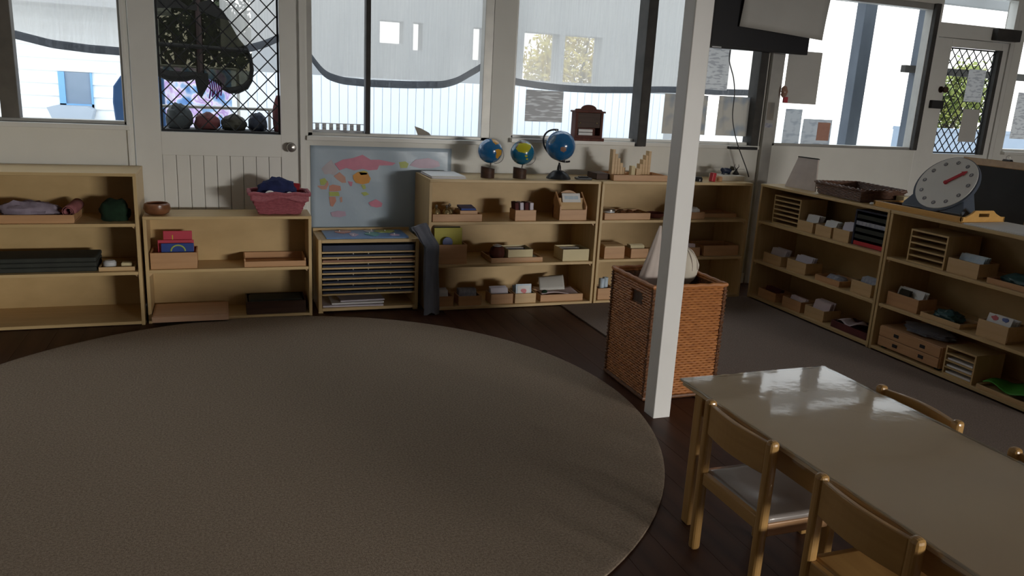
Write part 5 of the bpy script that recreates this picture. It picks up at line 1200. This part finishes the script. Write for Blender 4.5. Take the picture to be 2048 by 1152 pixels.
for x in (0.016, tw-0.061):
    for y in (0.07, tl-0.115):
        z0_ = 0.0115 if x > 0.3 else 0.003
        box('leg', M['chair'], tb, x, y, 0.0035, x+0.045, y+0.045, TZ-0.024, 0.006)
def film(u, v):
    x = -0.004+(tw+0.008)*u; y = -0.004+(tl+0.008)*v
    z = 0.00012*math.sin(x*17+y*5)+0.00008*math.sin(y*19)
    return (x, y, z)
nx, ny = 40, 70
fm = MB().grid(nx, ny, film)
def drop(side):
    def fn(u, v):
        k = v
        wob = 0.006*math.sin(u*37+side)+0.004*math.sin(u*83)
        off = 0.003+0.006*k+wob*k*0.3
        z = -0.022*k**1.3-0.004*math.sin(u*29+side*2)*k
        if side == 0: return (-off, -0.004+(tl+0.008)*u, z)
        if side == 1: return (tw+off, -0.004+(tl+0.008)*u, z)
        if side == 2: return (-0.004+(tw+0.008)*u, tl+off, z)
        return (-0.004+(tw+0.008)*u, -off, z)
    return fn
for s_ in range(4): fm.grid(60, 4, drop(s_))
fo = fm.build('vinyl_cover', M['film'], None, loc=(TX0, TY0, TZ+0.0012), smooth=True)
if fo.data.polygons[0].normal.z < 0: fo.data.flip_normals()
wl_ = MB()
ep = [(-0.001, -0.001), (tw+0.001, -0.001), (tw+0.001, tl+0.001), (-0.001, tl+0.001)]
for i in range(4):
    a_, c_ = ep[i], ep[(i+1) % 4]
    wl_.tube([(a_[0]+(c_[0]-a_[0])*k/40, a_[1]+(c_[1]-a_[1])*k/40, -0.0045+0.0012*math.sin(k*1.3+i)) for k in range(41)], 0.0042, 8)
wl_.build('highlight_bead', M['highlight_bead'], fo, smooth=True)  # glossy bead added along the cover edge to catch highlights
tag(fo, 'shiny clear vinyl sheet covering the beige table', 'table cover')

def chair(label, x, y, facing, seatm, zf=0.0035):
    """origin: midpoint between the back posts at floor; local +x towards the table"""
    c = thing('childrens_chair', label, 'chair', (x, y, zf), 0 if facing > 0 else PI, "children's chairs around the table")
    H, w_ = 0.548, 0.158
    for s_ in (-1, 1):
        MB().box(-0.017, s_*w_-0.017, 0.0, 0.017, s_*w_+0.017, H).build('back_leg', M['chair'], c, bevel=0.0125).modifiers[0].segments = 3
        box('front_leg', M['chair'], c, 0.245, s_*w_-0.015, 0.0, 0.275, s_*w_+0.015, 0.280, 0.006)
        box('side_rail', M['beech'], c, 0.017, s_*w_-0.009, 0.235, 0.245, s_*w_+0.009, 0.278, 0.003)
    n = 12
    def arc(t, dx): return -0.012-0.018*math.sin(PI*t)+dx
    vs = []; fs = []
    for i in range(n+1):
        t = i/n; yy = -w_+0.015+(2*w_-0.03)*t
        for dx, zz in ((-0.008, 0.435), (0.008, 0.435), (0.008, 0.537+0.004*math.sin(PI*t)), (-0.008, 0.537+0.004*math.sin(PI*t))): vs.append((arc(t, dx)+0.008, yy, zz))
    for i in range(n):
        for k in range(4): fs.append((i*4+k, i*4+(k+1) % 4, i*4+4+(k+1) % 4, i*4+4+k))
    fs += [(0, 1, 2, 3), (n*4+3, n*4+2, n*4+1, n*4)]
    MB().add(vs, fs).build('backrest', M['chairx'], c, bevel=0.003)
    box('back_rail', M['chairx'], c, -0.010, -w_+0.017, 0.252, 0.010, w_-0.017, 0.295, 0.003)
    box('front_rail', M['chairx'], c, 0.250, -w_+0.015, 0.235, 0.270, w_-0.015, 0.278, 0.003)
    def seat(u, v):
        x_ = 0.012+0.285*u; y_ = -w_-0.006+(2*w_+0.012)*v
        dish = -0.010*math.exp(-(((u-0.45)/0.32)**2+((v-0.5)/0.32)**2))
        return (x_, y_, 0.300+dish)
    sb = MB().grid(18, 18, seat)
    so = sb.build('seat', seatm, c, smooth=True, solid=0.016)
    so.location.z = -0.012
    return c
chair('light wooden child chair with grey glossy seat, left of table, farther one', 1.471, 1.866, 1, M['seat'])
chair('light wooden child chair with brown seat, left of table, nearer the camera', 1.471, 1.343, 1, M['chairx'])
chair('light wooden child chair, far side of table, nearest the room corner', 2.175, 1.852, -1, M['chairx'], 0.0035)
chair('light wooden child chair, far side of table, cut by the picture edge', 2.175, 1.335, -1, M['chairx'], 0.0035)

# ------------------------------------------------------------------ on and above the sills
mcx = thing('mantel_cabinet', 'small dark red-brown carved cabinet standing on the window sill', 'cabinet', (2.432, 5.385, 1.1605))
mw = 0.225
box('plinth', M['redwood'], mcx, -0.012, -0.015, 0, mw+0.012, 0.085, 0.022, 0.003)
MB().box(0, 0, 0.022, 0.02, 0.075, 0.205).box(mw-0.02, 0, 0.022, mw, 0.075, 0.205).box(0.02, 0.055, 0.022, mw-0.02, 0.075, 0.205).box(0.02, 0.0, 0.022, mw-0.02, 0.055, 0.04).build('case', M['redwood'], mcx)
box('door', M['darkwood'], mcx, 0.02, 0.006, 0.095, mw-0.02, 0.016, 0.205, 0.003)
box('cornice', M['redwood'], mcx, -0.012, -0.012, 0.205, mw+0.012, 0.08, 0.218, 0.003)
cr = [(0.0, 0.0), (mw, 0.0), (mw-0.01, 0.012), (mw-0.05, 0.014)]+[(mw/2+0.062*math.cos(a), 0.010+0.034*math.sin(a)) for a in [PI*k/12 for k in range(13)]]+[(0.05, 0.014), (0.01, 0.012)]
MB().prism(cr, 0.0, 0.016, 'y').build('arched_crest', M['redwood'], mcx, loc=(0, 0.02, 0.218), bevel=0.002)
for x in (0.04, mw-0.05): MB().lathe([(0.001, 0), (0.004, 0), (0.006, 0.006), (0.001, 0.01)], 10).build('knob', M['brass'], mcx, loc=(x, 0.006, 0.13), rot=(PI/2, 0, 0))
for i in range(2):
    tag(MB().box(0, 0, 0, 0.115, 0.045, 0.020).build('folded_paper', M['white'], None, loc=(2.462, 5.386, 1.2015+i*0.024), rot=(0, 0, 0), bevel=0.002), ['lower white paper bundle in the carved cabinet', 'upper white paper bundle in the carved cabinet'][i], 'paper', 'paper bundles in the carved cabinet')
def sheet(name, label, x0, z0, x1, z1, mat, y=5.508, rot=0.0, cat='paper', group='papers on the window panes', th=0.0015):
    k = y/5.45
    x0, x1 = x0*k, x1*k; z0, z1 = 1.5+(z0-1.5)*k, 1.5+(z1-1.5)*k
    o_ = MB().grid(6, 6, lambda u, v: ((x1-x0)*u, 0.001*math.sin(u*5+v*4), (z1-z0)*v)).build(name, mat, None, loc=(x0, y-th, z0), rot=(0, rot, 0), smooth=True)
    return tag(o_, label, cat, group)
sheet('laminated_notice', 'grey laminated notice on the window left of the carved cabinet', 2.055, 1.284, 2.350, 1.508, M['plastic_sleeve'])
sheet('printed_sheet', 'white printed sheet high on the window right of the post', 3.48, 1.582, 3.745, 1.92, M['print'])
sheet('printed_sheet', 'tan printed sheet on the pane partly behind the post', 3.195, 1.232, 3.585, 1.535, M['printtan'])
sheet('printed_sheet', 'tan poster with bluish picture, right of the hanging cord', 3.685, 1.232, 3.985, 1.540, M['printtan'])
sheet('printed_sheet', 'tall off-white sheet hanging by the corner trim below the television', 4.29, 1.511, 4.625, 1.925, M['paper'], 5.475)
sheet('printed_sheet', 'narrow blue-grey sheet at the lower left of the right window', 4.335, 1.175, 4.505, 1.468, M['printblue'])
ps = sheet('printed_sheet', 'small sheet with an orange panel on the right window ledge', 4.525, 1.172, 4.825, 1.394, M['printblue'])
box('orange_panel', M['msalmon'], ps, 0.155, -0.004, 0.05, 0.285, -0.002, 0.20)
sheet('printed_sheet', 'upper grey sheet taped to the far door grille', 6.245, 1.61, 6.455, 1.89, M['print'], 5.495)
sheet('printed_sheet', 'lower pale sheet taped to the far door grille', 6.265, 1.255, 6.470, 1.545, M['paper'], 5.495)
sheet('printed_sheet', 'white notice on the pane at the picture\'s far right edge', 6.90, 1.30, 7.20, 1.72, M['print'], 5.515)
sheet('wall_notice', 'brownish notice on the corner trim post', 4.155, 1.37, 4.222, 1.51, M['printtan'], 5.4345, group='notices on the trim post')
sheet('wall_notice', 'dark grey label below the brownish notice on the trim post', 4.150, 1.31, 4.225, 1.345, M['greycard'], 5.4345, group='notices on the trim post')
tag(MB().box(0, 0, 0, 0.04, 0.02, 0.045).build('red_clip', M['red'], None, loc=(4.305, 5.450, 1.515), bevel=0.004), 'small red clip at the corner of the tall off-white sheet', 'clip')
tag(MB().blob((0, 0, 0), (0.03, 0.02, 0.045), 2, 0.3, flat=False).build('brown_ornament', M['lbrown'], None, loc=(4.295, 5.448, 1.60), smooth=True), 'small brown ornament hanging beside the tall sheet', 'ornament')
# battlement paper strip and offcut on window 2
cs_ = MB().box(0, 0, 0, 0.372, 0.002, 0.034).box(0, 0, 0.074, 0.372, 0.002, 0.079)
for i in range(8): cs_.box(0.0+i*0.046+(0.0 if i else 0), 0, 0.034, 0.026+i*0.046, 0.002, 0.074)
stp = tag(cs_.build('paper_strip', M['print'], None, loc=(0.532, 5.5065, 1.139)), 'grey paper strip with notched upper edge at the foot of the window', 'paper strip')
tag(MB().prism([(0.0, 0.060), (0.05, 0.045), (0.105, 0.018), (0.12, 0.0), (0.025, 0.0)], 0, 0.003, 'y').build('torn_paper', M['printtan'], None, loc=(1.255, 5.4995, 1.158)), 'torn tan paper corner on the sill of the second window', 'paper')
# television, paper over it, cord
tv = thing('television', 'black television hung high in the corner by the windows', 'television', (3.45, 5.30, 1.885), 0)
MB().box(0, 0, 0, 0.905, 0.045, 0.56).build('housing', M['black'], tv, bevel=0.006)
MB().box(0.012, -0.003, 0.022, 0.893, 0.0, 0.548).build('screen', M['screen'], tv)
MB().box(0.02, -0.004, 0.004, 0.10, -0.001, 0.012).build('pale_strip', M['tin'], tv)  # short pale strip low on the left of the housing
MB().box(0.62, 0.045, 0.2, 0.80, 0.132, 0.34).build('wall_bracket', M['darkalu'], tv)
pp = MB().grid(12, 8, lambda u, v: (0.79*u, -0.010-0.010*math.sin(u*4+v*2)-0.006*v, 0.36*v))
tag(pp.build('white_paper_sheet', M['paper'], None, loc=(3.675, 5.288, 2.052), rot=(0, 0.062, 0), smooth=True, solid=0.0015), 'large white paper sheet hanging across the television screen', 'paper')
pts = [(3.655, 5.33, 1.88), (3.70, 5.39, 1.80), (3.765, 5.405, 1.68), (3.795, 5.41, 1.56), (3.800, 5.41, 1.40), (3.825, 5.40, 1.28), (3.86, 5.38, 1.17), (3.905, 5.37, 1.08), (3.955, 5.36, 0.985), (3.99, 5.36, 0.915)]
def cat(pts, k=5):
    out = []; P = [Vector(p) for p in pts]
    for i in range(len(P)-1):
        a, b, c, d = P[max(i-1, 0)], P[i], P[i+1], P[min(i+2, len(P)-1)]
        for j in range(k):
            t = j/k; out.append(0.5*((2*b)+(c-a)*t+(2*a-5*b+4*c-d)*t*t+(3*b-a-3*c+d)*t**3))
    return out+[P[-1]]
tag(MB().tube(cat(pts), 0.0042, 8).build('power_cable', M['black'], None, smooth=True), 'black power cord hanging from the television to the shelf', 'cord')
